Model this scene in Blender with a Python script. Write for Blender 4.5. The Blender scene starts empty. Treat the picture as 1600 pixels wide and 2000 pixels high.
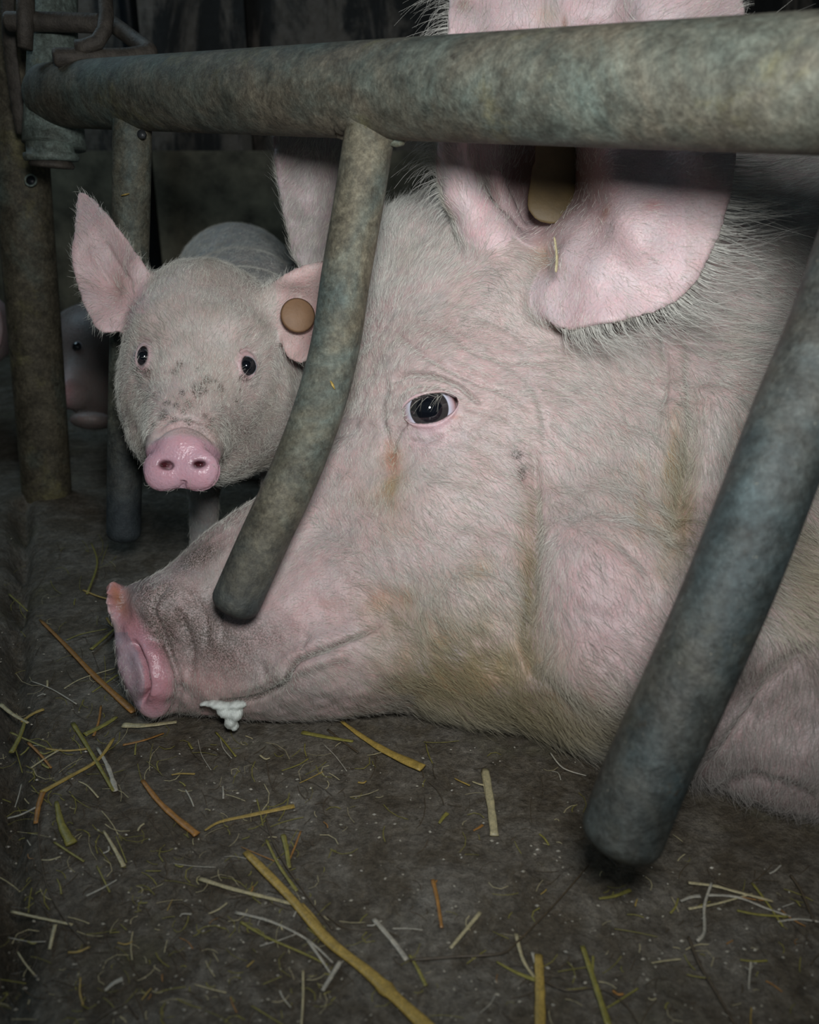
import bpy, bmesh, math, random
import numpy as np
from mathutils import Vector, Matrix
from mathutils.bvhtree import BVHTree

# ------------------------------------------------------------------ camera, light, exposure
rng = np.random.default_rng(7)
random.seed(7)
sc = bpy.context.scene
C = sc.collection
TH = math.radians(20.0); CH = 0.37; F = 1600.0
S_, C_ = math.sin(TH), math.cos(TH)
CAMPOS = np.array([0, 0, CH])
RIGHT = np.array([1.0, 0, 0]); UP = np.array([0, S_, C_]); FWD = np.array([0, C_, -S_])

cam_d = bpy.data.cameras.new('camera'); cam = bpy.data.objects.new('camera', cam_d); C.objects.link(cam)
cam.location = (0, 0, CH); cam.rotation_euler = (math.pi/2 - TH, 0, 0)
cam_d.sensor_fit = 'HORIZONTAL'; cam_d.sensor_width = 24; cam_d.lens = 24
cam_d.clip_start = 0.02; cam_d.clip_end = 50
cam_d.dof.use_dof = True; cam_d.dof.focus_distance = 0.66; cam_d.dof.aperture_fstop = 6.3
sc.camera = cam

w = bpy.data.worlds.new('world'); sc.world = w; w.use_nodes = True
w.node_tree.nodes['Background'].inputs[0].default_value = (0.55, 0.75, 0.85, 1)
w.node_tree.nodes['Background'].inputs[1].default_value = 0.07

def area(name, loc, target, size, power, col):
    l = bpy.data.lights.new(name, 'AREA'); l.shape = 'DISK'; l.size = size; l.energy = power; l.color = col
    o = bpy.data.objects.new(name, l); C.objects.link(o); o.location = loc
    d = Vector(target) - Vector(loc); o.rotation_euler = d.to_track_quat('-Z', 'Y').to_euler()
    return o
# small work light held just above the camera
LP = CAMPOS + UP*0.115 + RIGHT*0.03 - FWD*0.04
wl = area('work_light', LP, CAMPOS + FWD*0.6 + RIGHT*0.06 + UP*0.165, 0.11, 1.62, (0.975, 0.99, 1.0)); wl.data.spread = math.radians(105)
# dim cool fill light, added high on the left to brighten the background
area('back_fill_light', (-1.3, 1.6, 1.9), (0.0, 0.9, 0.1), 0.9, 7.0, (0.62, 0.85, 1.0))
sc.view_settings.view_transform = 'Standard'; sc.view_settings.look = 'None'
sc.view_settings.gamma = 1; sc.view_settings.exposure = 0.0
sc.view_settings.use_curve_mapping = False

# ------------------------------------------------------------------ geometry helpers
def P(px, py, z):
    px = np.asarray(px, float); py = np.asarray(py, float); z = np.asarray(z, float)
    x = (px-800)/F*z; y = -(py-1000)/F*z
    return CAMPOS + x[..., None]*RIGHT + y[..., None]*UP + z[..., None]*FWD
def V(px, py, z): return Vector(P(px, py, z).tolist())
def proj(p):
    d = p - CAMPOS; z = d@FWD
    return 800 + F*(d@RIGHT)/z, 1000 - F*(d@UP)/z, z
def zfloor(py, h=0.0): return (CH-h)/(S_ + (np.asarray(py, float)-1000)/F*C_)
def PF(px, py, h=0.0): return P(px, py, zfloor(py, h))
def cr(pts, n=8, closed=False):
    pts = np.asarray(pts, float); m = len(pts); out = []
    rngi = range(m) if closed else range(m-1)
    for i in rngi:
        if closed: p0, p1, p2, p3 = pts[(i-1) % m], pts[i], pts[(i+1) % m], pts[(i+2) % m]
        else: p0, p1, p2, p3 = pts[max(i-1, 0)], pts[i], pts[i+1], pts[min(i+2, m-1)]
        for k in range(n):
            t = k/n
            out.append(0.5*((2*p1)+(-p0+p2)*t+(2*p0-5*p1+4*p2-p3)*t*t+(-p0+3*p1-3*p2+p3)*t**3))
    if not closed: out.append(pts[-1])
    return np.array(out)

def link(name, me, mat=None, parent=None, smooth=True):
    o = bpy.data.objects.new(name, me); C.objects.link(o)
    if mat: me.materials.append(mat)
    if smooth and hasattr(me, 'polygons'): me.polygons.foreach_set('use_smooth', [True]*len(me.polygons))
    if parent: o.parent = parent
    return o
def mesh_from(verts, faces, name='m'):
    me = bpy.data.meshes.new(name); me.from_pydata([tuple(map(float, v)) for v in verts], [], [tuple(map(int, f)) for f in faces]); me.update(); return me
def empty(name, loc=(0, 0, 0)):
    o = bpy.data.objects.new(name, None); C.objects.link(o); o.location = loc; o.empty_display_size = 0.02; return o
def tag(o, label=None, cat=None, group=None, kind=None):
    if label: o['label'] = label
    if cat: o['category'] = cat
    if group: o['group'] = group
    if kind: o['kind'] = kind
    return o
def reparent(o, root):
    o.parent = root; o.matrix_parent_inverse = Matrix.Translation(-root.location)

def sweep(path, radii, nseg=28, caps=True, flat=1.0, up=None, twist=None, round_end=0):
    """tube along a 3D path; flat<1 squashes the section. round_end rounds both ends"""
    path = np.asarray(path, float); n = len(path)
    radii = np.broadcast_to(np.asarray(radii, float), (n,)).copy()
    T = np.gradient(path, axis=0); T /= np.linalg.norm(T, axis=1)[:, None] + 1e-12
    ref = np.array(up if up is not None else (0.13, 0.21, 0.97))
    N = np.cross(T[0], ref); N /= np.linalg.norm(N); verts = []; Ns = []
    for i in range(n):
        N = N - T[i]*(N@T[i]); N /= np.linalg.norm(N); Ns.append(N.copy())
    for i in range(n):
        B = np.cross(T[i], Ns[i])
        a = 0 if twist is None else twist[i]
        for k in range(nseg):
            t = 2*math.pi*k/nseg
            c, s = math.cos(t), math.sin(t)*flat
            c2 = c*math.cos(a) - s*math.sin(a); s2 = c*math.sin(a) + s*math.cos(a)
            verts.append(path[i] + radii[i]*(Ns[i]*c2 + B*s2))
    faces = []
    for i in range(n-1):
        for k in range(nseg):
            k2 = (k+1) % nseg
            faces.append((i*nseg+k, i*nseg+k2, (i+1)*nseg+k2, (i+1)*nseg+k))
    if caps:
        b = len(verts); verts.append(path[0] - T[0]*radii[0]*0.02); verts.append(path[-1] + T[-1]*radii[-1]*0.02)
        for k in range(nseg):
            k2 = (k+1) % nseg
            faces.append((k2, k, b)); faces.append(((n-1)*nseg+k, (n-1)*nseg+k2, b+1))
    return verts, faces
def rounded_tube(pts, r, end_r=None, start=False, end=True, n=10, nseg=32):
    path = cr(pts, n); L = len(path); rad = np.full(L, r) if np.isscalar(r) else np.interp(np.linspace(0, 1, L), np.linspace(0, 1, len(r)), r)
    def cap(path, rad):
        d = path[-1]-path[-2]; d /= np.linalg.norm(d); R = rad[-1]; e = end_r or R
        ex, er = [], []
        for a in np.linspace(0.2, math.pi/2-0.05, 7):
            ex.append(path[-1] + d*e*math.sin(a)); er.append(max(R - e*(1-math.cos(a)), R*0.03))
        ex.append(path[-1] + d*e*1.0); er.append(R*0.03 if e >= R*0.98 else (R-e)*0.5)
        return np.vstack([path, ex]), np.concatenate([rad, er])
    if end: path, rad = cap(path, rad)
    if start:
        path, rad = cap(path[::-1], rad[::-1]); path, rad = path[::-1], rad[::-1]
    return sweep(path, rad, nseg)
def lathe(profile, center, axis, nseg=32):
    """profile list of (r, h)"""
    ax = np.array(axis, float); ax /= np.linalg.norm(ax)
    a = np.cross(ax, [0.3, 0.9, 0.1]); a /= np.linalg.norm(a); b = np.cross(ax, a)
    vs = []; fs = []; n = len(profile)
    for r, h in profile:
        for k in range(nseg):
            t = 2*math.pi*k/nseg
            vs.append(np.asarray(center) + ax*h + r*(a*math.cos(t)+b*math.sin(t)))
    for i in range(n-1):
        for k in range(nseg):
            k2 = (k+1) % nseg
            fs.append((i*nseg+k, i*nseg+k2, (i+1)*nseg+k2, (i+1)*nseg+k))
    fs.append(tuple(range(nseg))[::-1]); fs.append(tuple((n-1)*nseg+k for k in range(nseg)))
    return vs, fs

def surface_nets(Fv, origin, h):
    """Fv: 3D array, negative inside. returns verts (N,3) in grid coords metres, quads"""
    s = Fv < 0
    nx, ny, nz = Fv.shape
    cnt = np.zeros((nx-1, ny-1, nz-1), np.int8)
    for a in (0, 1):
        for b in (0, 1):
            for c in (0, 1):
                cnt += s[a:nx-1+a, b:ny-1+b, c:nz-1+c]
    cells = np.argwhere((cnt > 0) & (cnt < 8))
    idx = -np.ones(cnt.shape, np.int32); idx[tuple(cells.T)] = np.arange(len(cells))
    acc = np.zeros((len(cells), 3)); num = np.zeros(len(cells))
    corners = [(a, b, c) for a in (0, 1) for b in (0, 1) for c in (0, 1)]
    val = {k: Fv[cells[:, 0]+k[0], cells[:, 1]+k[1], cells[:, 2]+k[2]] for k in corners}
    for k in corners:
        for ax in range(3):
            if k[ax] == 0:
                k2 = list(k); k2[ax] = 1; k2 = tuple(k2)
                v0, v1 = val[k], val[k2]; m = (v0 < 0) != (v1 < 0)
                t = np.where(m, v0/(v0-v1+1e-20), 0)
                p = np.tile(np.array(k, float), (len(cells), 1)); p[:, ax] += t
                acc[m] += p[m]; num[m] += 1
    verts = origin + (cells + acc/num[:, None])*h
    quads = []
    for ax in range(3):
        sl0 = [slice(None)]*3; sl1 = [slice(None)]*3; sl0[ax] = slice(0, -1); sl1[ax] = slice(1, None)
        m = s[tuple(sl0)] != s[tuple(sl1)]
        e = np.argwhere(m)
        o1, o2 = [(1, 2), (2, 0), (0, 1)][ax]
        ok = (e[:, o1] > 0) & (e[:, o2] > 0) & (e[:, o1] < Fv.shape[o1]-1) & (e[:, o2] < Fv.shape[o2]-1)
        e = e[ok]
        def g(d1, d2):
            q = e.copy(); q[:, o1] -= d1; q[:, o2] -= d2
            return idx[q[:, 0], q[:, 1], q[:, 2]]
        q = np.stack([g(1, 1), g(0, 1), g(0, 0), g(1, 0)], 1)
        neg = s[e[:, 0], e[:, 1], e[:, 2]]
        q[~neg] = q[~neg][:, ::-1]
        quads.append(q)
    return verts, np.vstack(quads)

def smin(a, b, k):
    h = np.clip(0.5+0.5*(b-a)/k, 0, 1)
    return b*(1-h)+a*h - k*h*(1-h)
def smax(a, b, k): return -smin(-a, -b, k)

def poly_sdf(poly, X, Y):
    """signed distance in px, negative inside"""
    d = np.full(X.shape, 1e9); ins = np.zeros(X.shape, bool); n = len(poly)
    for i in range(n):
        x0, y0 = poly[i]; x1, y1 = poly[(i+1) % n]
        ex, ey = x1-x0, y1-y0; L = ex*ex+ey*ey+1e-12
        t = np.clip(((X-x0)*ex+(Y-y0)*ey)/L, 0, 1)
        d = np.minimum(d, (X-x0-t*ex)**2+(Y-y0-t*ey)**2)
        c = ((y0 > Y) != (y1 > Y)) & (X < (x1-x0)*(Y-y0)/(y1-y0+1e-12)+x0)
        ins ^= c
    d = np.sqrt(d); return np.where(ins, -d, d)
def line_dist(poly, X, Y):
    poly = np.asarray(poly, float); d = np.full(np.shape(X), 1e9); tt = np.zeros(np.shape(X)); n = len(poly)-1
    for i in range(n):
        x0, y0 = poly[i][:2]; x1, y1 = poly[i+1][:2]
        ex, ey = x1-x0, y1-y0; L = ex*ex+ey*ey+1e-12
        t = np.clip(((X-x0)*ex+(Y-y0)*ey)/L, 0, 1)
        q = (X-x0-t*ex)**2+(Y-y0-t*ey)**2
        m = q < d; d = np.where(m, q, d); tt = np.where(m, (i+t)/n, tt)
    return np.sqrt(d), tt
class Map2:
    def __init__(s, x0, x1, y0, y1, st):
        s.x0, s.y0, s.st = x0, y0, st
        s.xs = np.arange(x0, x1+st, st, dtype=float); s.ys = np.arange(y0, y1+st, st, dtype=float)
        s.X, s.Y = np.meshgrid(s.xs, s.ys, indexing='ij')
    def look(s, A, px, py):
        fx = np.clip((px-s.x0)/s.st, 0, len(s.xs)-1.001); fy = np.clip((py-s.y0)/s.st, 0, len(s.ys)-1.001)
        i = fx.astype(np.int32); j = fy.astype(np.int32); fx = fx-i; fy = fy-j
        return A[i, j]*(1-fx)*(1-fy)+A[i+1, j]*fx*(1-fy)+A[i, j+1]*(1-fx)*fy+A[i+1, j+1]*fx*fy
def shep(ctrl, X, Y, sig, cols):
    ctrl = np.asarray(ctrl, float); W = np.zeros(X.shape); out = [np.zeros(X.shape) for _ in cols]
    for c in ctrl:
        d2 = (X-c[0])**2+(Y-c[1])**2
        ww = 1/(d2+sig*sig)**2
        W += ww
        for k, q in enumerate(cols): out[k] += ww*c[q]
    return [o/W for o in out]
def blur(A, n):
    for _ in range(n):
        B = A.copy()
        B[1:-1] = (A[:-2]+2*A[1:-1]+A[2:])/4; A = B.copy()
        A[:, 1:-1] = (B[:, :-2]+2*B[:, 1:-1]+B[:, 2:])/4
    return A
def gs(X, Y, cx, cy, rx, ry=None, ang=0):
    ry = ry or rx; a = math.radians(ang); dx = X-cx; dy = Y-cy
    u = dx*math.cos(a)+dy*math.sin(a); v = -dx*math.sin(a)+dy*math.cos(a)
    return np.exp(-(u/rx)**2-(v/ry)**2)
def vnoise(p, scale, seed=0):
    """smooth value-like noise by sums of sines, roughly -1..1"""
    r = np.random.default_rng(seed); out = np.zeros(len(p))
    for _ in range(10):
        k = r.normal(size=3); k *= scale*(0.6+0.8*r.random())/np.linalg.norm(k)
        out += np.sin(p@k*2*math.pi + r.random()*6.28)
    return out/4.0

# camera-space voxel body: fn(xc, yc, z, px, py) -> signed function
def voxel_body(fn, x0, x1, y0, y1, z0, z1, h, floor=True):
    xs = np.arange(x0, x1, h); ys = np.arange(y0, y1, h); zs = np.arange(z0, z1, h)
    out = np.empty((len(xs), len(ys), len(zs)), np.float32)
    Yg, Zg = np.meshgrid(ys, zs, indexing='ij')
    ch = 24
    for i in range(0, len(xs), ch):
        xx = xs[i:i+ch]
        X = np.broadcast_to(xx[:, None, None], (len(xx),)+Yg.shape); Y = np.broadcast_to(Yg, X.shape); Z = np.broadcast_to(Zg, X.shape)
        f = fn(X, Y, Z, 800+F*X/Z, 1000-F*Y/Z)
        if floor:
            H = CH - Z*S_ + Y*C_
            f = smax(f, (0.0015-H), 0.012)
        out[i:i+ch] = f
    out[0] = out[-1] = 1; out[:, 0] = 1; out[:, -1] = 1; out[:, :, 0] = 1; out[:, :, -1] = 1
    v, q = surface_nets(out, np.array([xs[0], ys[0], zs[0]]), h)
    wv = CAMPOS + v[:, :1]*RIGHT + v[:, 1:2]*UP + v[:, 2:]*FWD
    return wv, q[:, ::-1]
def ell(X, Y, Z, px, py, z, rx, ry, rz, ang=0, tilt=0):
    """ellipsoid centred at pixel/depth, rx, ry in px, rz metres, ang = image-plane rotation"""
    cx = (px-800)/F*z; cy = -(py-1000)/F*z; rx = rx*z/F; ry = ry*z/F
    a = math.radians(ang); dx = X-cx; dy = Y-cy; dz = Z-z
    u = dx*math.cos(a)-dy*math.sin(a); v = dx*math.sin(a)+dy*math.cos(a)
    if tilt:
        t = math.radians(tilt); u, dz = u*math.cos(t)-dz*math.sin(t), u*math.sin(t)+dz*math.cos(t)
    k0 = np.sqrt((u/rx)**2+(v/ry)**2+(dz/rz)**2); k1 = np.sqrt((u/rx**2)**2+(v/ry**2)**2+(dz/rz**2)**2)+1e-9
    return k0*(k0-1)/k1
def rcone(X, Y, Z, a, b, ra, rb):
    A = np.array([(a[0]-800)/F*a[2], -(a[1]-1000)/F*a[2], a[2]]); B = np.array([(b[0]-800)/F*b[2], -(b[1]-1000)/F*b[2], b[2]])
    d = B-A; t = np.clip(((X-A[0])*d[0]+(Y-A[1])*d[1]+(Z-A[2])*d[2])/(d@d), 0, 1)
    return np.sqrt((X-A[0]-t*d[0])**2+(Y-A[1]-t*d[1])**2+(Z-A[2]-t*d[2])**2)-(ra+(rb-ra)*t)

class Ear:
    def __init__(s, poly, ctrl, th, zref, sig=90, st=6):
        poly = cr(poly, 6, True); x0, y0 = poly.min(0)-120; x1, y1 = poly.max(0)+120
        s.m = Map2(x0, x1, y0, y1, st); s.D = poly_sdf(poly, s.m.X, s.m.Y)*zref/F
        (s.Zm,) = shep(ctrl, s.m.X, s.m.Y, sig, [2]); s.Zm = blur(s.Zm, 6)
        gx, gy = np.gradient(s.Zm, st); s.G = np.sqrt(1+((gx**2+gy**2)*(F/zref)**2)); s.th = th; s.poly = poly
    def __call__(s, X, Y, Z, px, py):
        d = s.m.look(s.D, px, py); zm = s.m.look(s.Zm, px, py); g = s.m.look(s.G, px, py)
        return np.sqrt(np.maximum(d+s.th, 0)**2+((Z-zm)/g)**2)-s.th

def refine(me, sel_fn, times=1):
    bm = bmesh.new(); bm.from_mesh(me)
    for t in range(times):
        co = np.array([f.calc_center_median()[:] for f in bm.faces])
        m = sel_fn(co, t); fs = [f for f, k in zip(bm.faces, m) if k]
        es = list({e for f in fs for e in f.edges})
        bmesh.ops.subdivide_edges(bm, edges=es, cuts=1, use_grid_fill=True, smooth=0.0)
    bm.to_mesh(me); bm.free()
def subsurf(me, lv=1):
    o = bpy.data.objects.new('tmp', me); C.objects.link(o)
    md = o.modifiers.new('s', 'SUBSURF'); md.levels = lv; md.render_levels = lv
    dg = bpy.context.evaluated_depsgraph_get(); dg.update()
    m2 = bpy.data.meshes.new_from_object(o.evaluated_get(dg)); bpy.data.objects.remove(o); bpy.data.meshes.remove(me)
    return m2
def getco(me):
    a = np.empty(len(me.vertices)*3); me.vertices.foreach_get('co', a); return a.reshape(-1, 3)
def getno(me):
    a = np.empty(len(me.vertices)*3, np.float32); me.vertex_normals.foreach_get('vector', a); return a.reshape(-1, 3).astype(float)
def setco(me, co): me.vertices.foreach_set('co', co.ravel()); me.update()
def setcol(me, col, name='Col'):
    a = me.attributes.new(name, 'FLOAT_COLOR', 'POINT')
    c = np.ones((len(me.vertices), 4), np.float32); c[:, :3] = col; a.data.foreach_set('color', c.ravel())
def smooth_mesh(co, quads, n=3, lam=0.5):
    e = np.vstack([quads[:, [0, 1]], quads[:, [1, 2]], quads[:, [2, 3]], quads[:, [3, 0]]]); e = np.vstack([e, e[:, ::-1]])
    cnt = np.bincount(e[:, 0], minlength=len(co))[:, None]
    for it in range(2*n):
        l = lam if it % 2 == 0 else -lam*1.03
        s = np.stack([np.bincount(e[:, 0], weights=co[e[:, 1], k], minlength=len(co)) for k in range(3)], 1)
        co = co + l*(s/np.maximum(cnt, 1)-co)
    return co

# ------------------------------------------------------------------ hair
def make_hair(name, me, mat, parent, n, dens_fn, dir_fn, len_fn, col_fn, rad=0.00006, lift=0.45, seed=1, jitter=0.25, pts=5, zlim=None):
    r = np.random.default_rng(seed)
    co = getco(me); no = getno(me); me.calc_loop_triangles()
    tri = np.empty(len(me.loop_triangles)*3, np.int32); me.loop_triangles.foreach_get('vertices', tri); tri = tri.reshape(-1, 3)
    a, b, c = co[tri[:, 0]], co[tri[:, 1]], co[tri[:, 2]]
    fn = np.cross(b-a, c-a); area_ = np.linalg.norm(fn, axis=1)/2
    px, py, z = proj(co); dv = dens_fn(px, py, z, co, no); w_ = area_*dv[tri].mean(1)
    cen = (a+b+c)/3; tc = CAMPOS-cen; tc /= np.linalg.norm(tc, axis=1)[:, None]
    fn /= np.linalg.norm(fn, axis=1)[:, None]+1e-12
    w_ *= np.clip(((fn*tc).sum(1)+0.45)*3, 0, 1)
    cx, cy, cz = proj(cen); w_ *= (cx > -250) & (cx < 1850) & (cy > -250) & (cy < 2100)
    ti = r.choice(len(tri), n, p=w_/w_.sum())
    u = r.random(n); v = r.random(n); f = u+v > 1; u[f] = 1-u[f]; v[f] = 1-v[f]; k = 1-u-v
    def ip(A): return A[tri[ti, 0]]*k[:, None]+A[tri[ti, 1]]*u[:, None]+A[tri[ti, 2]]*v[:, None]
    p = ip(co); nn = ip(no); nn /= np.linalg.norm(nn, axis=1)[:, None]+1e-9
    px, py, z = proj(p)
    du, dvv = dir_fn(px, py, z, p, nn)
    d = du[:, None]*RIGHT - dvv[:, None]*UP
    d /= np.linalg.norm(d, axis=1)[:, None]+1e-9
    d += jitter*r.normal(size=(n, 3)) + 0.2*np.stack([vnoise(p, 45, s) for s in (11, 12, 13)], 1)
    d -= nn*(d*nn).sum(1)[:, None]; d /= np.linalg.norm(d, axis=1)[:, None]+1e-9
    L = len_fn(px, py, z, p)*(0.55+0.75*r.random(n)); lf = lift*(0.5+r.random(n))
    bend = r.normal(size=(n, 3))*0.18
    allp = np.empty((n, pts, 3), np.float32)
    for i in range(pts):
        s = i/(pts-1)
        allp[:, i] = p - nn*0.0004 + L[:, None]*(d*s*(0.75+0.25*s) + nn*(lf*s*(1.35-s*0.9))[:, None] + bend*s*s)
    cu = bpy.data.hair_curves.new(name); cu.add_curves([pts]*n)
    cu.attributes['position'].data.foreach_set('vector', allp.ravel())
    rr = np.linspace(1, 0.25, pts)[None, :]*rad*(0.7+0.7*r.random((n, 1)))
    ra = cu.attributes.get('radius') or cu.attributes.new('radius', 'FLOAT', 'POINT'); ra.data.foreach_set('value', rr.astype(np.float32).ravel())
    col = np.ones((n, 4), np.float32); col[:, :3] = np.clip(col_fn(px, py, z, p)*(0.45+0.75*r.random((n, 1))**0.8), 0, 1)
    ca = cu.attributes.new('hcol', 'FLOAT_COLOR', 'CURVE'); ca.data.foreach_set('color', col.ravel())
    cu.materials.append(mat)
    o = bpy.data.objects.new(name, cu); C.objects.link(o); o.parent = parent
    if parent: o.matrix_parent_inverse = Matrix.Translation(-parent.location)
    return o

# ------------------------------------------------------------------ materials
def newmat(name):
    m = bpy.data.materials.new(name); m.use_nodes = True; nt = m.node_tree
    return m, nt, nt.nodes['Principled BSDF']
def nd(nt, t, **kw):
    n = nt.nodes.new(t)
    for k, v in kw.items():
        if k.startswith('i_'):
            n.inputs[int(k[2:]) if k[2:].isdigit() else k[2:].replace('_', ' ')].default_value = v
        else: setattr(n, k, v)
    return n
def ramp(nt, stops):
    n = nt.nodes.new('ShaderNodeValToRGB'); e = n.color_ramp.elements
    while len(e) < len(stops): e.new(0.5)
    for el, (p, c) in zip(e, stops):
        el.position = p; el.color = (c, c, c, 1) if np.isscalar(c) else (*c, 1)
    return n
def mixc(nt, fac, a, b, mode='MIX'):
    n = nt.nodes.new('ShaderNodeMix'); n.data_type = 'RGBA'; n.blend_type = mode
    for sock, v in ((n.inputs[0], fac), (n.inputs[6], a), (n.inputs[7], b)):
        if hasattr(v, 'is_output') or isinstance(v, bpy.types.NodeSocket): nt.links.new(v, sock)
        elif np.isscalar(v): sock.default_value = v
        else: sock.default_value = (*v, 1)
    return n.outputs[2]
def noise(nt, vec, scale, detail=6, rough=0.6, dist=0.0):
    n = nd(nt, 'ShaderNodeTexNoise'); n.inputs['Scale'].default_value = scale; n.inputs['Detail'].default_value = detail
    n.inputs['Roughness'].default_value = rough; n.inputs['Distortion'].default_value = dist; nt.links.new(vec, n.inputs['Vector']); return n.outputs['Fac']
def coords(nt): return nt.nodes.new('ShaderNodeTexCoord').outputs['Object']
def bumpn(nt, h, strength, dist, prev=None):
    b = nd(nt, 'ShaderNodeBump'); b.inputs['Strength'].default_value = strength; b.inputs['Distance'].default_value = dist
    nt.links.new(h, b.inputs['Height'])
    if prev: nt.links.new(prev, b.inputs['Normal'])
    return b.outputs['Normal']
def thr(nt, sock, a, b, inv=False):
    r = ramp(nt, [(a, 1.0 if inv else 0.0), (b, 0.0 if inv else 1.0)]); nt.links.new(sock, r.inputs[0]); return r.outputs[0]

def skin_mat(name, rough=0.5, sss=0.25, gloss_attr=True):
    m, nt, b = newmat(name); v = coords(nt)
    at = nd(nt, 'ShaderNodeAttribute', attribute_name='Col'); col = at.outputs['Color']
    f1 = noise(nt, v, 55, 5, 0.65); col = mixc(nt, thr(nt, f1, 0.35, 0.7), col, mixc(nt, 1.0, col, (1.1, 0.93, 0.93), 'MULTIPLY'))
    f2 = noise(nt, v, 420, 4, 0.7); col = mixc(nt, thr(nt, f2, 0.60, 0.75), col, mixc(nt, 0.55, col, (0.16, 0.12, 0.09)))
    da = nd(nt, 'ShaderNodeAttribute', attribute_name='DirtDark')
    f3 = noise(nt, v, 900, 3, 0.8)
    mm = nd(nt, 'ShaderNodeMath', operation='MULTIPLY'); nt.links.new(da.outputs['Fac'], mm.inputs[0])
    nt.links.new(thr(nt, f3, 0.38, 0.58), mm.inputs[1])
    col = mixc(nt, mm.outputs[0], col, (0.075, 0.058, 0.042))
    nt.links.new(col, b.inputs['Base Color'])
    ga = nd(nt, 'ShaderNodeAttribute', attribute_name='Wet')
    mr = nd(nt, 'ShaderNodeMapRange'); mr.inputs['To Min'].default_value = rough; mr.inputs['To Max'].default_value = 0.23
    nt.links.new(ga.outputs['Fac'], mr.inputs['Value']); nt.links.new(mr.outputs[0], b.inputs['Roughness'])
    b.inputs['Subsurface Weight'].default_value = sss; b.inputs['Subsurface Scale'].default_value = 0.006
    b.inputs['Subsurface Radius'].default_value = (1.0, 0.35, 0.25)
    n1 = bumpn(nt, noise(nt, v, 260, 5, 0.6), 0.35, 0.002)
    vo = nd(nt, 'ShaderNodeTexVoronoi'); vo.inputs['Scale'].default_value = 500; nt.links.new(v, vo.inputs['Vector'])
    n2 = bumpn(nt, vo.outputs['Distance'], 0.25, 0.0008, n1)
    nt.links.new(n2, b.inputs['Normal'])
    return m
def hair_mat(name):
    m, nt, b = newmat(name); at = nd(nt, 'ShaderNodeAttribute', attribute_name='hcol')
    nt.links.new(at.outputs['Color'], b.inputs['Base Color']); b.inputs['Roughness'].default_value = 0.45
    b.inputs['Specular IOR Level'].default_value = 0.3
    return m
def metal_mat(name, green=(0.20, 0.27, 0.26), brown=(0.115, 0.098, 0.072), olive=(0.20, 0.185, 0.10), cover=0.5, dark=1.0, rough=0.55, tip=None):
    m, nt, b = newmat(name); v = coords(nt)
    mp = nd(nt, 'ShaderNodeMapping'); mp.inputs['Scale'].default_value = (1, 1, 1); nt.links.new(v, mp.inputs['Vector']); v2 = mp.outputs[0]
    a = noise(nt, v2, 9, 7, 0.65, 0.6); c = noise(nt, v2, 26, 6, 0.7, 0.3); d = noise(nt, v2, 190, 4, 0.7)
    g2 = mixc(nt, thr(nt, c, 0.35, 0.7), tuple(x*0.55 for x in green), green)
    col = mixc(nt, thr(nt, a, cover-0.1, cover+0.12, True), g2, mixc(nt, thr(nt, d, 0.35, 0.65), brown, tuple(x*1.5 for x in brown)))
    e = noise(nt, v2, 14, 5, 0.7); col = mixc(nt, thr(nt, e, 0.56, 0.68), col, olive)
    f = noise(nt, v2, 70, 6, 0.8); col = mixc(nt, thr(nt, f, 0.62, 0.70), col, (0.05, 0.042, 0.032))
    g = noise(nt, v2, 700, 2, 0.5); col = mixc(nt, thr(nt, g, 0.73, 0.77), col, (0.32, 0.30, 0.25))
    h = noise(nt, v2, 45, 8, 0.8, 0.4); col = mixc(nt, thr(nt, h, 0.36, 0.66), mixc(nt, 1, col, (0.42, 0.40, 0.36), 'MULTIPLY'), mixc(nt, 1, col, (1.35, 1.33, 1.26), 'MULTIPLY'))
    hf = noise(nt, v2, 240, 6, 0.85); col = mixc(nt, thr(nt, hf, 0.38, 0.62), mixc(nt, 1, col, (0.66, 0.64, 0.60), 'MULTIPLY'), mixc(nt, 1, col, (1.3, 1.3, 1.25), 'MULTIPLY'))
    if tip:   # paint rubbed dark towards the low end
        sp = nd(nt, 'ShaderNodeSeparateXYZ'); nt.links.new(v, sp.inputs[0])
        ad = nd(nt, 'ShaderNodeMath', operation='MULTIPLY_ADD'); nt.links.new(c, ad.inputs[0]); ad.inputs[1].default_value = 0.11; nt.links.new(sp.outputs[2], ad.inputs[2])
        col = mixc(nt, thr(nt, ad.outputs[0], tip-0.03, tip+0.085, True), col, mixc(nt, thr(nt, h, 0.35, 0.65), (0.022, 0.028, 0.033), (0.062, 0.078, 0.084)))
    if dark != 1.0: col = mixc(nt, 1.0, col, (dark, dark, dark), 'MULTIPLY')
    nt.links.new(col, b.inputs['Base Color']); b.inputs['Metallic'].default_value = 0.15
    rr = nd(nt, 'ShaderNodeMapRange'); rr.inputs['To Min'].default_value = rough-0.15; rr.inputs['To Max'].default_value = rough+0.25
    nt.links.new(c, rr.inputs['Value']); nt.links.new(rr.outputs[0], b.inputs['Roughness'])
    n1 = bumpn(nt, d, 0.5, 0.0012); n2 = bumpn(nt, f, 0.6, 0.0020, n1); n2 = bumpn(nt, h, 0.5, 0.0025, n2); nt.links.new(n2, b.inputs['Normal'])
    return m
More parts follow.
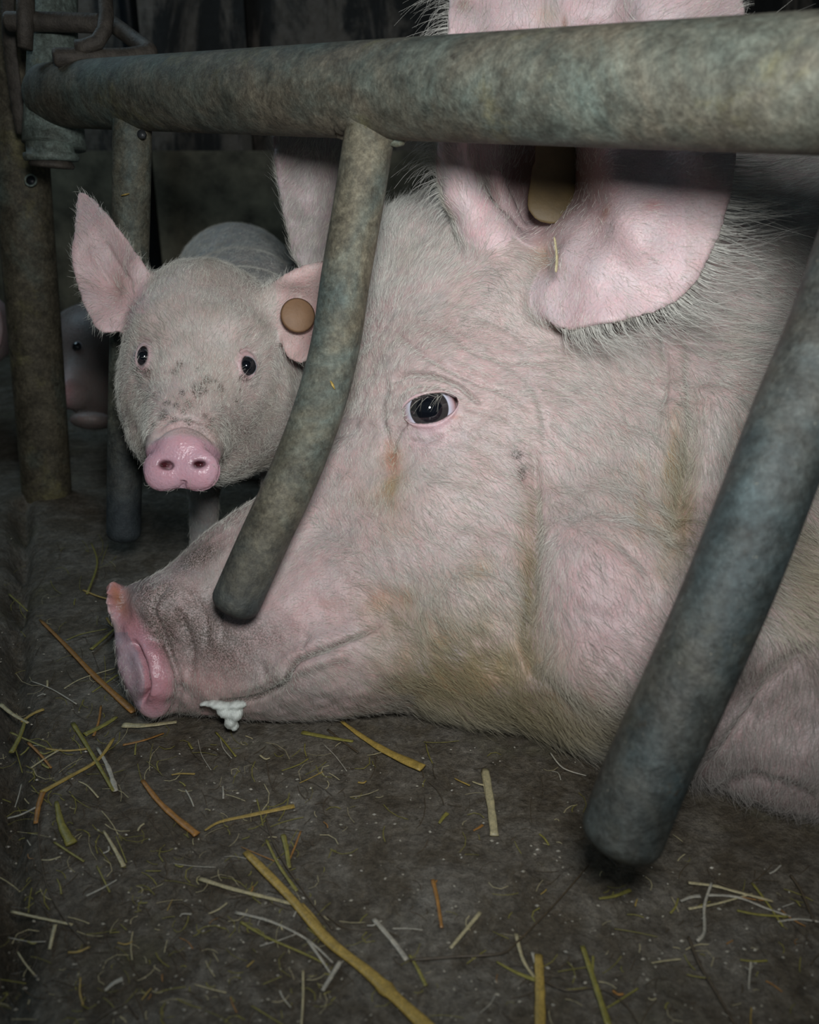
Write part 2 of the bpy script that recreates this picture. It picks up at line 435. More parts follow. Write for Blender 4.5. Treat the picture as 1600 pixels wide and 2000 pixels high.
def plain_mat(name, col, rough=0.6, var=0.3, scale=60, metallic=0.0, bump=0.3):
    m, nt, b = newmat(name); v = coords(nt); f = noise(nt, v, scale, 5, 0.65)
    c = mixc(nt, thr(nt, f, 0.3, 0.7), tuple(x*(1-var) for x in col), tuple(min(1, x*(1+var)) for x in col))
    nt.links.new(c, b.inputs['Base Color']); b.inputs['Roughness'].default_value = rough; b.inputs['Metallic'].default_value = metallic
    nt.links.new(bumpn(nt, noise(nt, v, scale*5, 4, 0.6), bump, 0.001), b.inputs['Normal'])
    return m
def floor_mat(name):
    m, nt, b = newmat(name); v = coords(nt)
    a = noise(nt, v, 4, 8, 0.7, 0.4); c = noise(nt, v, 22, 8, 0.75, 0.5); d = noise(nt, v, 160, 5, 0.75); g = noise(nt, v, 620, 3, 0.6)
    col = mixc(nt, thr(nt, a, 0.38, 0.62), (0.215, 0.195, 0.165), (0.315, 0.303, 0.28))
    col = mixc(nt, thr(nt, c, 0.42, 0.62), mixc(nt, 1, col, (0.55, 0.50, 0.42), 'MULTIPLY'), col)
    col = mixc(nt, thr(nt, d, 0.3, 0.7), mixc(nt, 1, col, (0.62, 0.6, 0.57), 'MULTIPLY'), mixc(nt, 1, col, (1.35, 1.33, 1.28), 'MULTIPLY'))
    col = mixc(nt, thr(nt, g, 0.70, 0.76), col, (0.42, 0.41, 0.36))
    k = noise(nt, v, 48, 6, 0.8); col = mixc(nt, thr(nt, k, 0.62, 0.70), col, (0.060, 0.052, 0.042))
    y = noise(nt, v, 11, 4, 0.6); col = mixc(nt, thr(nt, y, 0.58, 0.75), col, (0.16, 0.145, 0.085))
    fy = noise(nt, v, 75, 8, 0.85, 1.5); col = mixc(nt, thr(nt, fy, 0.40, 0.62), mixc(nt, 1, col, (0.58, 0.56, 0.52), 'MULTIPLY'), mixc(nt, 1, col, (1.25, 1.23, 1.18), 'MULTIPLY'))
    nt.links.new(col, b.inputs['Base Color'])
    rr = nd(nt, 'ShaderNodeMapRange'); rr.inputs['To Min'].default_value = 0.5; rr.inputs['To Max'].default_value = 0.85
    nt.links.new(c, rr.inputs['Value']); nt.links.new(rr.outputs[0], b.inputs['Roughness'])
    fx = noise(nt, v, 95, 8, 0.85, 1.2); n = bumpn(nt, fx, 0.6, 0.004); n = bumpn(nt, c, 0.8, 0.012, n); n = bumpn(nt, k, 0.6, 0.004, n); n = bumpn(nt, d, 0.8, 0.004, n); n = bumpn(nt, g, 0.5, 0.001, n); nt.links.new(n, b.inputs['Normal'])
    return m
def wall_mat(name, base=(0.23, 0.195, 0.165)):
    m, nt, b = newmat(name); v = coords(nt)
    mp = nd(nt, 'ShaderNodeMapping'); mp.inputs['Scale'].default_value = (1, 1, 0.28); nt.links.new(v, mp.inputs['Vector'])
    a = noise(nt, mp.outputs[0], 7, 8, 0.7, 0.8); c = noise(nt, v, 40, 6, 0.7); 
    col = mixc(nt, thr(nt, a, 0.46, 0.56), (0.03, 0.028, 0.026), base)
    col = mixc(nt, thr(nt, c, 0.3, 0.7), mixc(nt, 1, col, (0.6, 0.57, 0.52), 'MULTIPLY'), col)
    nt.links.new(col, b.inputs['Base Color']); b.inputs['Roughness'].default_value = 0.75
    nt.links.new(bumpn(nt, c, 0.6, 0.006), b.inputs['Normal'])
    return m
def straw_mat(name, col, streak=0.35):
    m, nt, b = newmat(name); v = coords(nt)
    f = noise(nt, v, 160, 4, 0.6); g = noise(nt, v, 900, 2, 0.5)
    c = mixc(nt, thr(nt, f, 0.35, 0.7), tuple(x*(1-streak) for x in col), col)
    c = mixc(nt, thr(nt, g, 0.4, 0.6), c, mixc(nt, 1, c, (1.35, 1.3, 1.2), 'MULTIPLY'))
    nt.links.new(c, b.inputs['Base Color']); b.inputs['Roughness'].default_value = 0.42
    nt.links.new(bumpn(nt, g, 0.3, 0.0004), b.inputs['Normal'])
    return m

M_rail = metal_mat('weathered_green_paint', green=(0.135, 0.178, 0.168), brown=(0.110, 0.100, 0.080), olive=(0.145, 0.140, 0.085), cover=0.53, rough=0.66)
M_bar = metal_mat('grimy_steel_bar', green=(0.115, 0.165, 0.17), brown=(0.125, 0.115, 0.088), olive=(0.115, 0.11, 0.085), cover=0.52, rough=0.58, tip=0.17)
M_bardark = metal_mat('dark_blue_grey_bar', green=(0.062, 0.086, 0.096), brown=(0.060, 0.060, 0.055), olive=(0.072, 0.075, 0.062), cover=0.48, rough=0.46)
M_post = metal_mat('muddy_green_post', green=(0.17, 0.22, 0.20), brown=(0.10, 0.088, 0.065), cover=0.60)
M_galv = metal_mat('galvanised_sleeve', green=(0.26, 0.33, 0.32), brown=(0.11, 0.095, 0.075), cover=0.38)
M_rust = plain_mat('rusty_brown_iron', (0.075, 0.064, 0.052), 0.65, 0.45, 90, 0.2, 0.8)
M_holeblack = plain_mat('black_hole_shade', (0.035, 0.038, 0.04), 0.35, 0.4, 120, 0.1, 0.4)
M_floor = floor_mat('dirty_concrete'); M_wall = wall_mat('stained_wall'); M_wall2 = wall_mat('brown_wall', (0.15, 0.125, 0.10))
M_black = plain_mat('black_pipe_and_hole', (0.012, 0.016, 0.02), 0.4, 0.3)
M_skin = skin_mat('sow_skin'); M_hair = hair_mat('blond_bristle'); M_pskin = skin_mat('piglet_skin', 0.5, 0.2)

# ------------------------------------------------------------------ setting
def slab(name, x0, x1, y0, y1, z0, z1, mat):
    vs = [(x, y, z) for x in (x0, x1) for y in (y0, y1) for z in (z0, z1)]
    fs = [(0, 1, 3, 2), (4, 6, 7, 5), (0, 4, 5, 1), (2, 3, 7, 6), (0, 2, 6, 4), (1, 5, 7, 3)]
    o = link(name, mesh_from(vs, fs), mat, smooth=False); o['kind'] = 'structure'; return o
# floor with a joint on the left: gridded and gently uneven
def floor_mesh():
    xs = np.concatenate([np.linspace(-2.6, -0.7, 20)[:-1], np.linspace(-0.7, 0.8, 340), np.linspace(0.8, 2.6, 20)[1:]])
    ys = np.concatenate([np.linspace(-0.8, 0.2, 20)[:-1], np.linspace(0.2, 1.5, 260), np.linspace(1.5, 2.4, 10)[1:]])
    X, Y = np.meshgrid(xs, ys, indexing='ij'); p = np.stack([X.ravel(), Y.ravel(), 0*X.ravel()], 1)
    Z = (vnoise(p, 6, 3)*0.0009 + vnoise(p, 22, 4)*0.0005 + vnoise(p, 60, 5)*0.00035).reshape(X.shape) - 0.0012
    # groove on the left
    gl = np.array([PF(44, 1000), PF(28, 1250), PF(18, 1500), PF(12, 1750), PF(6, 2000), PF(0, 2200)])[:, :2]
    d, _ = line_dist(gl, X, Y); Z -= 0.034*np.exp(-(d/0.010)**2)*(Y < 1.2)*(0.75+0.25*np.sin(Y*60))
    Z += np.where(X < np.interp(Y, gl[::-1, 1], gl[::-1, 0]), 0.006, 0)*np.exp(-(np.maximum(Y-1.05, 0)/0.1)**2)
    # worn concrete collar round the post foot
    pb = PF(92, 985); Z += 0.016*np.exp(-((X-pb[0])**2+(Y-pb[1])**2)/0.07**2)
    nx, ny = X.shape; vs = np.stack([X.ravel(), Y.ravel(), Z.ravel()], 1)
    I = np.arange(nx*ny).reshape(nx, ny)
    q = np.stack([I[:-1, :-1], I[1:, :-1], I[1:, 1:], I[:-1, 1:]], -1).reshape(-1, 4)
    return mesh_from(vs, q)
fl = link('floor', floor_mesh(), M_floor); fl['kind'] = 'structure'
slab('wall_back', -2.6, 2.6, 2.30, 2.40, -0.05, 2.4, M_wall)
slab('wall_left', -2.7, -2.6, -0.8, 2.4, -0.05, 2.4, M_wall2)
slab('wall_right', 2.6, 2.7, -0.8, 2.4, -0.05, 2.4, M_wall2)
slab('ceiling', -2.7, 2.7, -0.8, 2.4, 2.4, 2.5, M_wall2)
# wall seams and a boarded strip low on the back wall
a = P(520, 50, 2.35); o = slab('trim_1', a[0]-0.012, a[0]+0.012, 2.27, 2.30, 0, 2.4, M_wall2)
o = slab('trim_2', -2.6, 2.6, 2.26, 2.30, 0.0, 0.52, plain_mat('lower_wall_board', (0.20, 0.175, 0.12), 0.8, 0.6, 14, 0, 0.8))
pp = P(322, 60, 2.2)
v_, f_ = sweep([(pp[0], 2.2, 0.02), (pp[0], 2.2, 2.38)], 0.021, 20)
o = link('wall_pipe', mesh_from(v_, f_), M_black); tag(o, 'thin black vertical pipe on the stained wall above the gate rail', 'pipe')

# ------------------------------------------------------------------ gate
def railz(px): return 0.060*F/(120 + (px-150)*0.0925)
gate = empty('pen_gate', V(720, 175, railz(720)))
tag(gate, 'grimy green-grey steel pen gate with thick top rail and bent hanging bars', 'gate')
def part(name, vf, mat, root): 
    o = link(name, mesh_from(*vf), mat); reparent(o, root); return o
xs = [132, 250, 450, 720, 1000, 1300, 1600, 1800]
top = {132: 126, 250: 121, 450: 108, 720: 88, 1000: 73, 1300: 56, 1600: 38, 1800: 27}
bot = {132: 248, 250: 250, 450: 257, 720: 262, 1000: 269, 1300: 280, 1600: 292, 1800: 298}
A = V(100, 186, railz(100)); B = V(1600, 165, railz(1600)); dirv = (B-A)
rp = [A + dirv*t for t in np.linspace(0.0, 1.5, 26)]
rp = [np.array(A + dirv*-0.012)] + [np.array(x) for x in rp]
rad = np.array([0.030]*len(rp)); rad[:2] = (0.026, 0.029)
part('top_rail', sweep(rp, rad, 48), M_rail, gate)
BR = 0.0168
def bar(pts, r=BR, mat=M_bar, end=0.010, mid=None):
    return part('bar', rounded_tube([P(*p) for p in pts], r, end, n=14, nseg=36), mat, gate)
def weld(px, py, z, r, tubeR=0.0045, squash=1.0):
    c = P(px, py, z); t = np.linspace(0, 2*math.pi, 40, endpoint=False)
    # bead following the joint between the bar and the round underside of the rail
    ax = np.array(dirv.normalized()); nrm = np.cross(ax, [0, 0, 1]); nrm /= np.linalg.norm(nrm); dn = np.cross(ax, nrm); dn = dn if dn[2] < 0 else -dn
    pts = []
    for q in t:
        a_, b_ = r*math.cos(q), r*math.sin(q)*0.95
        pts.append(c + ax*a_ + nrm*b_ + dn*(math.sqrt(max(0.0305**2 - b_*b_, 0))-0.006+0.0008*math.sin(7*q)))
    pts.append(pts[0])
    return part('weld_bead', sweep(pts, [tubeR*(1+0.18*math.sin(i*2.3)) for i in range(41)], 10, caps=False), M_rail, gate)
# left bar
zl = railz(258)
bl = bar([(258, 186, zl+0.003), (258, 280, zl+0.006), (256, 420, zl+0.03), (252, 600, zl+0.055), (246, 800, zl+0.085), (243, 960, zl+0.105), (242, 1038, zl+0.115)], 0.0172, M_bar)
# middle bar
zm = railz(722)
bmid = bar([(735, 190, zm-0.001), (722, 262, zm+0.002), (700, 400, zm+0.008), (675, 545, zm+0.014), (655, 675, zm+0.016), (622, 800, zm+0.012), (573, 930, zm+0.008), (513, 1060, zm+0.010), (463, 1172, zm+0.012)], 0.0172, M_bar)
br = bar([(1775, 170, 0.405), (1730, 330, 0.402), (1680, 480, 0.40), (1625, 640, 0.40), (1555, 810, 0.397), (1487, 990, 0.395), (1415, 1170, 0.396), (1340, 1340, 0.40), (1262, 1510, 0.405), (1218, 1622, 0.409)], 0.0205, M_bardark, 0.011)
br['label'] = 'nearest bar, dark blue-grey and worn'
weld(728, 186, zm+0.001, 0.0212, .0052); weld(258, 186, zl+0.002, 0.0195, .004)
# gap hole at the bar joint with bright chip
c = P(774, 268, zm-0.006)
o = part('torn_lug', lathe([(0.001, -0.006), (0.0032, -0.003), (0.0040, 0.002), (0.0012, 0.006)], P(779, 275, zm-0.004), (0.7, 0.1, 0.3), 12), M_galv, gate)
o = part('notch_hole_shade', lathe([(0.0038, -0.002), (0.0038, 0.0012)], P(277, 262, zl-0.0135), tuple(-FWD), 14), M_holeblack, gate)  # black disc standing in for the shade inside the notch hole

# hinge sleeve at the rail's left end with its flange
zs = railz(95)
part('hinge_sleeve', sweep([P(104, -60, zs-0.01), P(104, 60, zs), P(104, 160, zs+0.005), P(106, 285, zs+0.015)], [0.0235, 0.0235, 0.026, 0.031], 36), M_galv, gate)
cst = P(100, 302, zs+0.015)
part('collar_ring', lathe([(0.022, 0.012), (0.0235, 0.011), (0.0235, 0.002), (0.0270, 0.001), (0.0275, -0.003), (0.0265, -0.006), (0.021, -0.0065)], cst, (0, 0.0, 1), 40), M_galv, gate)
part('collar_ring', lathe([(0.016, 0.0), (0.021, -0.0075), (0.0225, -0.010), (0.021, -0.0125), (0.014, -0.013)], cst, (0.08, 0, 1), 40), M_rust, gate)

# post
pt = P(40, 140, 0.96); 
post = empty('steel_post', PF(93, 985))
tag(post, 'muddy round green-grey steel post at the left edge holding the gate', 'post')
pc = cr([P(16, -140, 0.915), P(30, 140, 0.945), P(48, 400, 0.985), P(66, 620, 1.03), P(83, 840, 1.085), P(95, 1005, 1.125)], 8)
part('pole', sweep(pc, 0.0315, 40), M_post, post)
o = part('bolt_hole', sweep([P(*x) for x in [(60+11*math.cos(t), 352+11*math.sin(t), 0.946+0.0003*math.cos(t)) for t in np.linspace(0, 6.28, 20)]], 0.0012, 8, caps=False), M_galv, post)
o = part('bolt_hole_inside', lathe([(0.0056, -0.001), (0.0056, 0.001)], P(60, 352, 0.947), tuple(-FWD), 18), M_black, post)  # black disc standing in for the shade inside the bolt hole
# strap plate along the post
part('strap', sweep(cr([P(15, -30, 0.84), P(17, 60, 0.845), P(24, 130, 0.86), P(34, 200, 0.87), P(44, 262, 0.885)], 6), 0.007, 12, flat=0.3, up=tuple(FWD)), M_rust, post)

# latch hardware
lat = empty('hinge_pin', V(100, 45, 0.80)); tag(lat, 'rusty thick horizontal pin through the post bracket at top left', 'pin')
part('rod', rounded_tube([P(18, 42, 0.80), P(100, 43, 0.80), P(192, 46, 0.80)], 0.0088, 0.004, True, n=4, nseg=24), M_rust, lat)
part('bracket', sweep([P(50, -60, 0.79), P(50, 20, 0.79), P(49, 95, 0.795)], [0.0085, 0.0085, 0.007], 20, flat=0.8), M_rust, lat)
o = link('chain_link', mesh_from(*sweep([V(*x) for x in [(198, -40, .778), (206, 0, .775), (208, 30, .772), (204, 60, .77), (190, 82, .768), (165, 92, .768), (150, 93, .768)]], 0.0068, 16)), M_rust)
tag(o, 'worn shiny chain link hooked over the rusty pin', 'chain')
o = link('latch_rod', mesh_from(*rounded_tube([V(*x) for x in [(112, 112, .765), (170, 112, .775), (240, 112, .79), (282, 106, .80), (290, 98, .805), (262, 78, .825), (232, 56, .835), (215, 44, .84)]], 0.0082, 0.004, True, True, 10, 22)), M_rust)
tag(o, 'bent rusty latch rod lying just above the left end of the rail', 'latch')

# ------------------------------------------------------------------ SOW
print('sow...')
sow_outline = [(268, 1330), (268, 1275), (262, 1225), (248, 1185), (238, 1152), (262, 1139), (312, 1128), (342, 1094), (400, 1040), (480, 985), (560, 935), (620, 885), (655, 835), (678, 770), (700, 660), (712, 560),
               (728, 465), (765, 405), (850, 372), (950, 335), (1100, 280), (1300, 215), (1500, 160), (1750, 110), (2050, 90), (2250, 200), (2330, 600), (2330, 1300), (2200, 1700), (1900, 1760),
               (1680, 1672), (1600, 1645), (1500, 1600), (1400, 1560), (1330, 1530), (1285, 1492), (1215, 1482), (1150, 1482), (1100, 1466), (1050, 1442), (1000, 1426), (900, 1416), (850, 1408),
               (780, 1392), (700, 1405), (600, 1418), (500, 1418), (400, 1404), (330, 1398), (285, 1378)]
ctl = [(270, 1280, .040, .652), (340, 1240, .05, .652), (480, 1200, .054, .655), (480, 1380, .05, .638), (620, 1150, .064, .665), (620, 1350, .065, .645), (600, 960, .05, .672),
       (740, 900, .078, .69), (740, 1150, .085, .68), (780, 1370, .09, .645), (740, 500, .06, .73), (850, 420, .07, .735), (850, 620, .085, .72), (850, 800, .096, .70), (850, 1000, .103, .69),
       (950, 1200, .12, .68), (1000, 1400, .11, .63), (1000, 600, .10, .73), (1050, 850, .12, .72), (1180, 1150, .15, .69), (1180, 1400, .13, .625), (1200, 700, .13, .75), (1200, 350, .12, .80),
       (1350, 900, .165, .75), (1350, 1200, .17, .69), (1400, 500, .15, .80), (1400, 1500, .10, .585), (1550, 1550, .09, .565), (1500, 1350, .14, .64), (1600, 900, .2, .78), (1600, 400, .17, .86),
       (1600, 200, .16, .92), (1900, 600, .25, .9), (1900, 1200, .24, .8), (2200, 900, .3, .95), (1900, 1650, .1, .6)]
SM = Map2(-100, 2700, -300, 2000, 8)
sd = -poly_sdf(cr(sow_outline, 5, True), SM.X, SM.Y)*0.64/F
sd = np.where(sd > 0.03, blur(sd, 30), sd); sd = blur(sd, 2)
Wm, Zm_ = shep(ctl, SM.X, SM.Y, 90, [2, 3]); Wm = blur(Wm, 10); Zm_ = blur(Zm_, 10)
Rm = np.interp(SM.X, [300, 600, 900, 1300, 1800], [.060, .075, .10, .13, .17])
X_, Y_ = SM.X, SM.Y
# large forms of the near side
Wm += 0.010*gs(X_, Y_, 1190, 1200, 110, 190) - 0.012*gs(X_, Y_, 1040, 1120, 26, 190, -3)   # jowl and the crease in front of it
Wm += 0.008*gs(X_, Y_, 880, 1180, 110, 160) - 0.010*gs(X_, Y_, 1345, 900, 22, 210, 8) - 0.006*gs(X_, Y_, 1285, 760, 20, 120, 5)
Wm += 0.010*gs(X_, Y_, 820, 690, 120, 40, 12) - 0.006*gs(X_, Y_, 780, 890, 60, 50)          # brow, hollow under the eye
Wm += 0.006*gs(X_, Y_, 1010, 790, 90, 60, 20) + 0.006*gs(X_, Y_, 650, 1290, 90, 45, -25)
Wm -= 0.010*gs(X_, Y_, 560, 1090, 160, 40, -32)
Wm -= 0.018*gs(X_, Y_, 1390, 1420, 24, 130, 35)
Zg = Zm_
earN = Ear([(1085, 640), (1180, 636), (1290, 606), (1345, 570), (1390, 500), (1425, 400), (1440, 300), (1462, 100), (1440, -60), (1370, -190), (1150, -260), (960, -190), (885, -60), (869, 100), (860, 240), (850, 340), (885, 430), (950, 500), (1030, 560)],
           [(1250, 450, .545), (1180, 630, .552), (1110, 600, .585), (1080, 620, .605), (1120, 470, .590), (1160, 540, .560), (1380, 500, .555), (1430, 300, .545), (1230, 330, .565), (1060, 520, .670), (1050, 400, .695), (1050, 300, .680), (990, 400, .690),
            (930, 330, .655), (868, 300, .640), (890, 400, .665), (950, 480, .680), (1020, 560, .665), (1000, 150, .64), (1150, 100, .60), (880, 60, .58), (1000, 0, .60), (1150, 0, .58), (1300, 0, .55), (1420, 100, .535), (1150, -250, .58), (920, -100, .60)],
           0.0036, 0.57, 60, 6)
earF = Ear([(533, 250), (545, 380), (560, 450), (580, 520), (640, 575), (735, 590), (770, 480), (745, 380), (700, 250), (650, 160), (570, 170)],
           [(540, 300, .74), (560, 430, .755), (600, 330, .765), (590, 500, .76), (618, 400, .800), (640, 400, .745), (660, 300, .75), (700, 500, .745), (700, 300, .75), (600, 180, .75)], 0.0038, 0.75, 50, 6)
def sow_fn(X, Y, Z, px, py):
    s = SM.look(sd, px, py); Wv = SM.look(Wm, px, py); zm_ = SM.look(Zg, px, py); R = SM.look(Rm, px, py)
    e = np.maximum(1 - np.minimum(s/R, 1), 0)
    q = np.sqrt((np.abs(Z-zm_)/Wv)**2.2 + e**2.2)**(2/2.2) if False else ((np.abs(Z-zm_)/Wv)**2.2 + e**2.2)**(1/2.2)
    f = (q-1)*np.minimum(Wv, R)
    # snout disc: leaning plate with a thick near rim
    f = smin(f, ell(X, Y, Z, 292, 1300, .652, 34, 108, .050, -22), 0.010)
    for a_, b_, ra, rb in [((222, 1150, .648), (240, 1196, .634), .0034, .0046), ((240, 1196, .634), (268, 1242, .620), .0046, .0070), ((268, 1242, .620), (297, 1290, .611), .0072, .0105),
                           ((296, 1286, .611), (308, 1330, .609), .0118, .0138), ((308, 1330, .609), (300, 1368, .618), .0138, .0120), ((222, 1150, .648), (234, 1158, .69), .0034, .004)]:
        f = smin(f, rcone(X, Y, Z, a_, b_, ra, rb), 0.006)
    f = smin(f, ell(X, Y, Z, 248, 1198, .655, 10, 62, .035, -26), 0.006)
    f = smin(f, ell(X, Y, Z, 272, 1318, .634, 21, 54, .024, 0), 0.002)
    f = smin(f, ell(X, Y, Z, 330, 1180, .63, 70, 55, .03, -30), 0.02)
    # hollow of the near ear, then the ears
    f = smax(f, -ell(X, Y, Z, 1062, 390, .630, 92, 112, .052, 10), 0.012)
    f = smin(f, earN(X, Y, Z, px, py), 0.012)
    f = smin(f, earF(X, Y, Z, px, py), 0.010)
    f = smin(f, rcone(X, Y, Z, (1035, 575, .655), (960, 470, .655), .026, .019), 0.02)   # fleshy front edge of the ear
    f = smin(f, rcone(X, Y, Z, (960, 470, .655), (905, 380, .645), .019, .0135), 0.012)
    f = smin(f, rcone(X, Y, Z, (905, 380, .645), (884, 280, .632), .0135, .0085), 0.010)
    f = smin(f, rcone(X, Y, Z, (884, 280, .632), (890, 150, .615), .0085, .004), 0.010)
    f = smin(f, rcone(X, Y, Z, (1005, 450, .665), (968, 350, .655), .010, .007), 0.006)
    f = smin(f, rcone(X, Y, Z, (1040, 480, .655), (1058, 515, .640), .009, .008), 0.005)   # knobs at the ear opening
    f = smin(f, rcone(X, Y, Z, (1052, 530, .636), (1062, 545, .630), .0085, .007), 0.004)
    f = smin(f, rcone(X, Y, Z, (1085, 590, .625), (1120, 520, .605), .017, .012), 0.015)
    return f
sv, sq = voxel_body(sow_fn, -0.27, 0.68, -0.27, 0.47, 0.44, 1.12, 0.0034)
print('sow vox', len(sv))
sv = smooth_mesh(sv, sq, 2)
me = mesh_from(sv, sq, 'sow_body'); me = subsurf(me, 1)
def sel_eye(co, t):
    px, py, z = proj(co)
    n = ((px-845)/[150, 95][t])**2+((py-790)/[95, 62][t])**2 < 1
    if t == 0:
        dm, _ = line_dist([(430, 1368), (500, 1365), (560, 1330), (585, 1290), (650, 1262), (740, 1225)], px, py)
        n |= dm < 22
        n |= ((px-1016)/24)**2+((py-905)/50)**2 < 1
        n |= (px > 195) & (px < 370) & (py > 1120) & (py < 1400)
    return n & (z < 0.70)
refine(me, sel_eye, 2)
co = getco(me); no = getno(me); px, py, z = proj(co)
tc = CAMPOS-co; tc /= np.linalg.norm(tc, axis=1)[:, None]; facing = (no*tc).sum(1)
near = np.clip(facing*3+0.2, 0, 1)
zface = SM.look(Zg, px, py)-SM.look(Wm, px, py)
onhead = ~((px > 855) & (py < 640) & ((z < zface-0.010) | (gs(px, py, 1060, 390, 100, 115) > .5) | (py < 350))) 
D = np.zeros(len(co)); WR = []
def groove(pts, wd, dep):
    global D
    d, t = line_dist(cr(pts, 6), px, py); fade = np.clip(np.minimum(t, 1-t)*6, 0, 1)
    D -= dep*1.35*np.exp(-(d/wd)**2)*fade
    if dep > 0: WR.append(0.5*np.exp(-(d/(wd*.8))**2)*fade*min(1, dep/.0025))
    return d
def ridge(pts, wd, dep): groove(pts, wd, -dep)
for g_ in [([(765, 645), (800, 672), (860, 712), (930, 745), (990, 768), (1045, 810)], 6, .0022), ([(858, 636), (930, 690), (1010, 705), (1080, 700)], 7, .0018),
           ([(762, 748), (800, 732), (850, 736), (900, 756), (940, 792)], 5, .0045), ([(775, 770), (815, 757), (865, 760), (905, 780)], 4, .0018),
           ([(905, 800), (950, 806), (1000, 830)], 6, .0014), ([(800, 822), (775, 850), (765, 890)], 6, .0026), ([(795, 858), (830, 864), (870, 850)], 5, .0014),
           ([(760, 740), (745, 790), (757, 860), (770, 930)], 8, .0018), ([(960, 700), (1030, 740), (1060, 810), (1062, 880)], 8, .0018),
           ([(920, 610), (1000, 650), (1060, 690)], 7, .0016), ([(800, 610), (870, 590), (930, 600)], 8, .0012),
           ([(1042, 850), (1047, 1000), (1042, 1150), (1030, 1250), (1060, 1330), (1150, 1400)], 9, .0040),
           ([(1340, 660), (1352, 820), (1335, 960), (1305, 1090)], 9, .0034), ([(1290, 640), (1300, 720), (1290, 800)], 7, .0018),
           ([(1200, 1040), (1260, 1120), (1280, 1220)], 10, .0012), ([(345, 1185), (370, 1250), (372, 1330)], 8, .0022),
           ([(365, 1140), (400, 1200), (405, 1270)], 7, .0016), ([(430, 1180), (440, 1250)], 7, .0013), ([(510, 1290), (525, 1340)], 7, .0013),
           ([(600, 1240), (590, 1275)], 6, .0016), ([(256, 1250), (272, 1275), (283, 1310), (284, 1350), (272, 1380)], 6, .0065), ([(330, 1140), (300, 1190), (330, 1270), (352, 1340), (335, 1392)], 6, .0028),
           ([(430, 1368), (500, 1364), (555, 1335), (583, 1290), (650, 1262), (745, 1222)], 5, .0055),
           ([(540, 1330), (600, 1300), (690, 1275)], 12, -.0030), ([(440, 1345), (520, 1330), (565, 1285), (640, 1240)], 12, -.0028),
           ([(1330, 1530), (1400, 1440), (1480, 1330), (1600, 1260)], 12, .006), ([(1380, 1550), (1470, 1520), (1600, 1560)], 10, .003)]:
    groove(*g_)
# eye socket and lids
EC = (843, 798)
def almond(px, py):
    dx = px-EC[0]; dy = py-EC[1]; a = math.radians(-14)
    u = dx*math.cos(a)+dy*math.sin(a); v = -dx*math.sin(a)+dy*math.cos(a)
    u = u/54.0
    topv = -20*np.sqrt(np.clip(1-np.abs(u)**2.2, 0, 1)); botv = 29*np.sqrt(np.clip(1-np.abs(u)**1.7, 0, 1))
    vv = np.where(v < 0, v/np.minimum(topv-0.01, -0.01), v/np.maximum(botv+0.01, 0.01))
    return np.maximum(np.abs(u), vv)
al = almond(px, py)
rr_ = np.sqrt((px-EC[0])**2+(py-EC[1])**2)
D += 0.0075*np.exp(-(rr_/58)**2)
D += 0.0019*np.exp(-((al-1.25)/0.18)**2)
pit = np.clip((1.06-al)/0.12, 0, 1)
face_m = (onhead & (facing > -0.1)).astype(float)
D *= face_m
D += face_m*(0.0012*vnoise(co, 28, 21)+0.0006*vnoise(co, 75, 22)) + (1-face_m)*0.0006*vnoise(co, 40, 25)
co2 = co + no*(D*near)[:, None]
# push the opening straight back along the view of the eye
co2 -= tc*(0.026*pit*face_m)[:, None]
setco(me, co2); px, py, z = proj(co2)
# colours
base = np.array([0.49, 0.41, 0.395]); col = np.tile(base, (len(co2), 1))
nz = vnoise(co2, 12, 31); nz2 = vnoise(co2, 40, 32)
def paint(m, c):
    global col
    m = np.clip(m, 0, 1)[:, None]; col = col*(1-m)+np.array(c)*m
paint(0.30*np.clip(nz, 0, 1), (0.54, 0.39, 0.39)); paint(0.4*np.clip(-nz, 0, 1), (0.40, 0.37, 0.335))
paint(0.7*gs(px, py, 1180, 1190, 130, 170)*(px > 1035), (0.45, 0.315, 0.33))
paint(0.55*gs(px, py, 640, 1170, 110, 90), (0.58, 0.44, 0.445))
paint(0.6*gs(px, py, 830, 855, 70, 35), (0.66, 0.52, 0.56)); paint(0.7*np.exp(-((al-1.3)/0.35)**2)*(py > 770), (0.66, 0.48, 0.52))
# ochre stains
for cx, cy, rx, ry, an, s_ in [(1320, 960, 35, 150, 6, .7), (1235, 1000, 60, 150, 0, .25), (770, 930, 22, 60, 5, .7), (775, 1020, 35, 40, 0, .4), (765, 1190, 60, 45, 0, .6), (1030, 1180, 22, 190, 0, .7),
                           (950, 1290, 160, 95, 15, .8), (850, 1330, 120, 60, 5, .75), (1000, 1380, 220, 40, 8, .6), (930, 1130, 60, 50, 0, .4), (1100, 1390, 90, 35, 15, .5), (1440, 900, 30, 160, 8, .4), (1560, 1150, 60, 160, 0, .45), (730, 960, 60, 40, 0, .3), (1310, 890, 10, 60, 10, .8), (1345, 1010, 12, 70, 8, .8), (1250, 980, 9, 70, 2, .6), (1290, 1060, 14, 60, -5, .6), (768, 960, 10, 50, 4, .7)]:
    paint(1.1*s_*gs(px, py, cx, cy, rx, ry, an)*(0.75+0.5*nz2), (0.32, 0.235, 0.12))
for cx, cy, rx, ry, s_ in [(766, 905, 14, 22, .8), (745, 1165, 35, 25, .35), (758, 870, 8, 12, .6), (890, 815, 10, 5, .5), (640, 1180, 20, 15, .3)]:
    paint(s_*gs(px, py, cx, cy, rx, ry), (0.42, 0.16, 0.10))
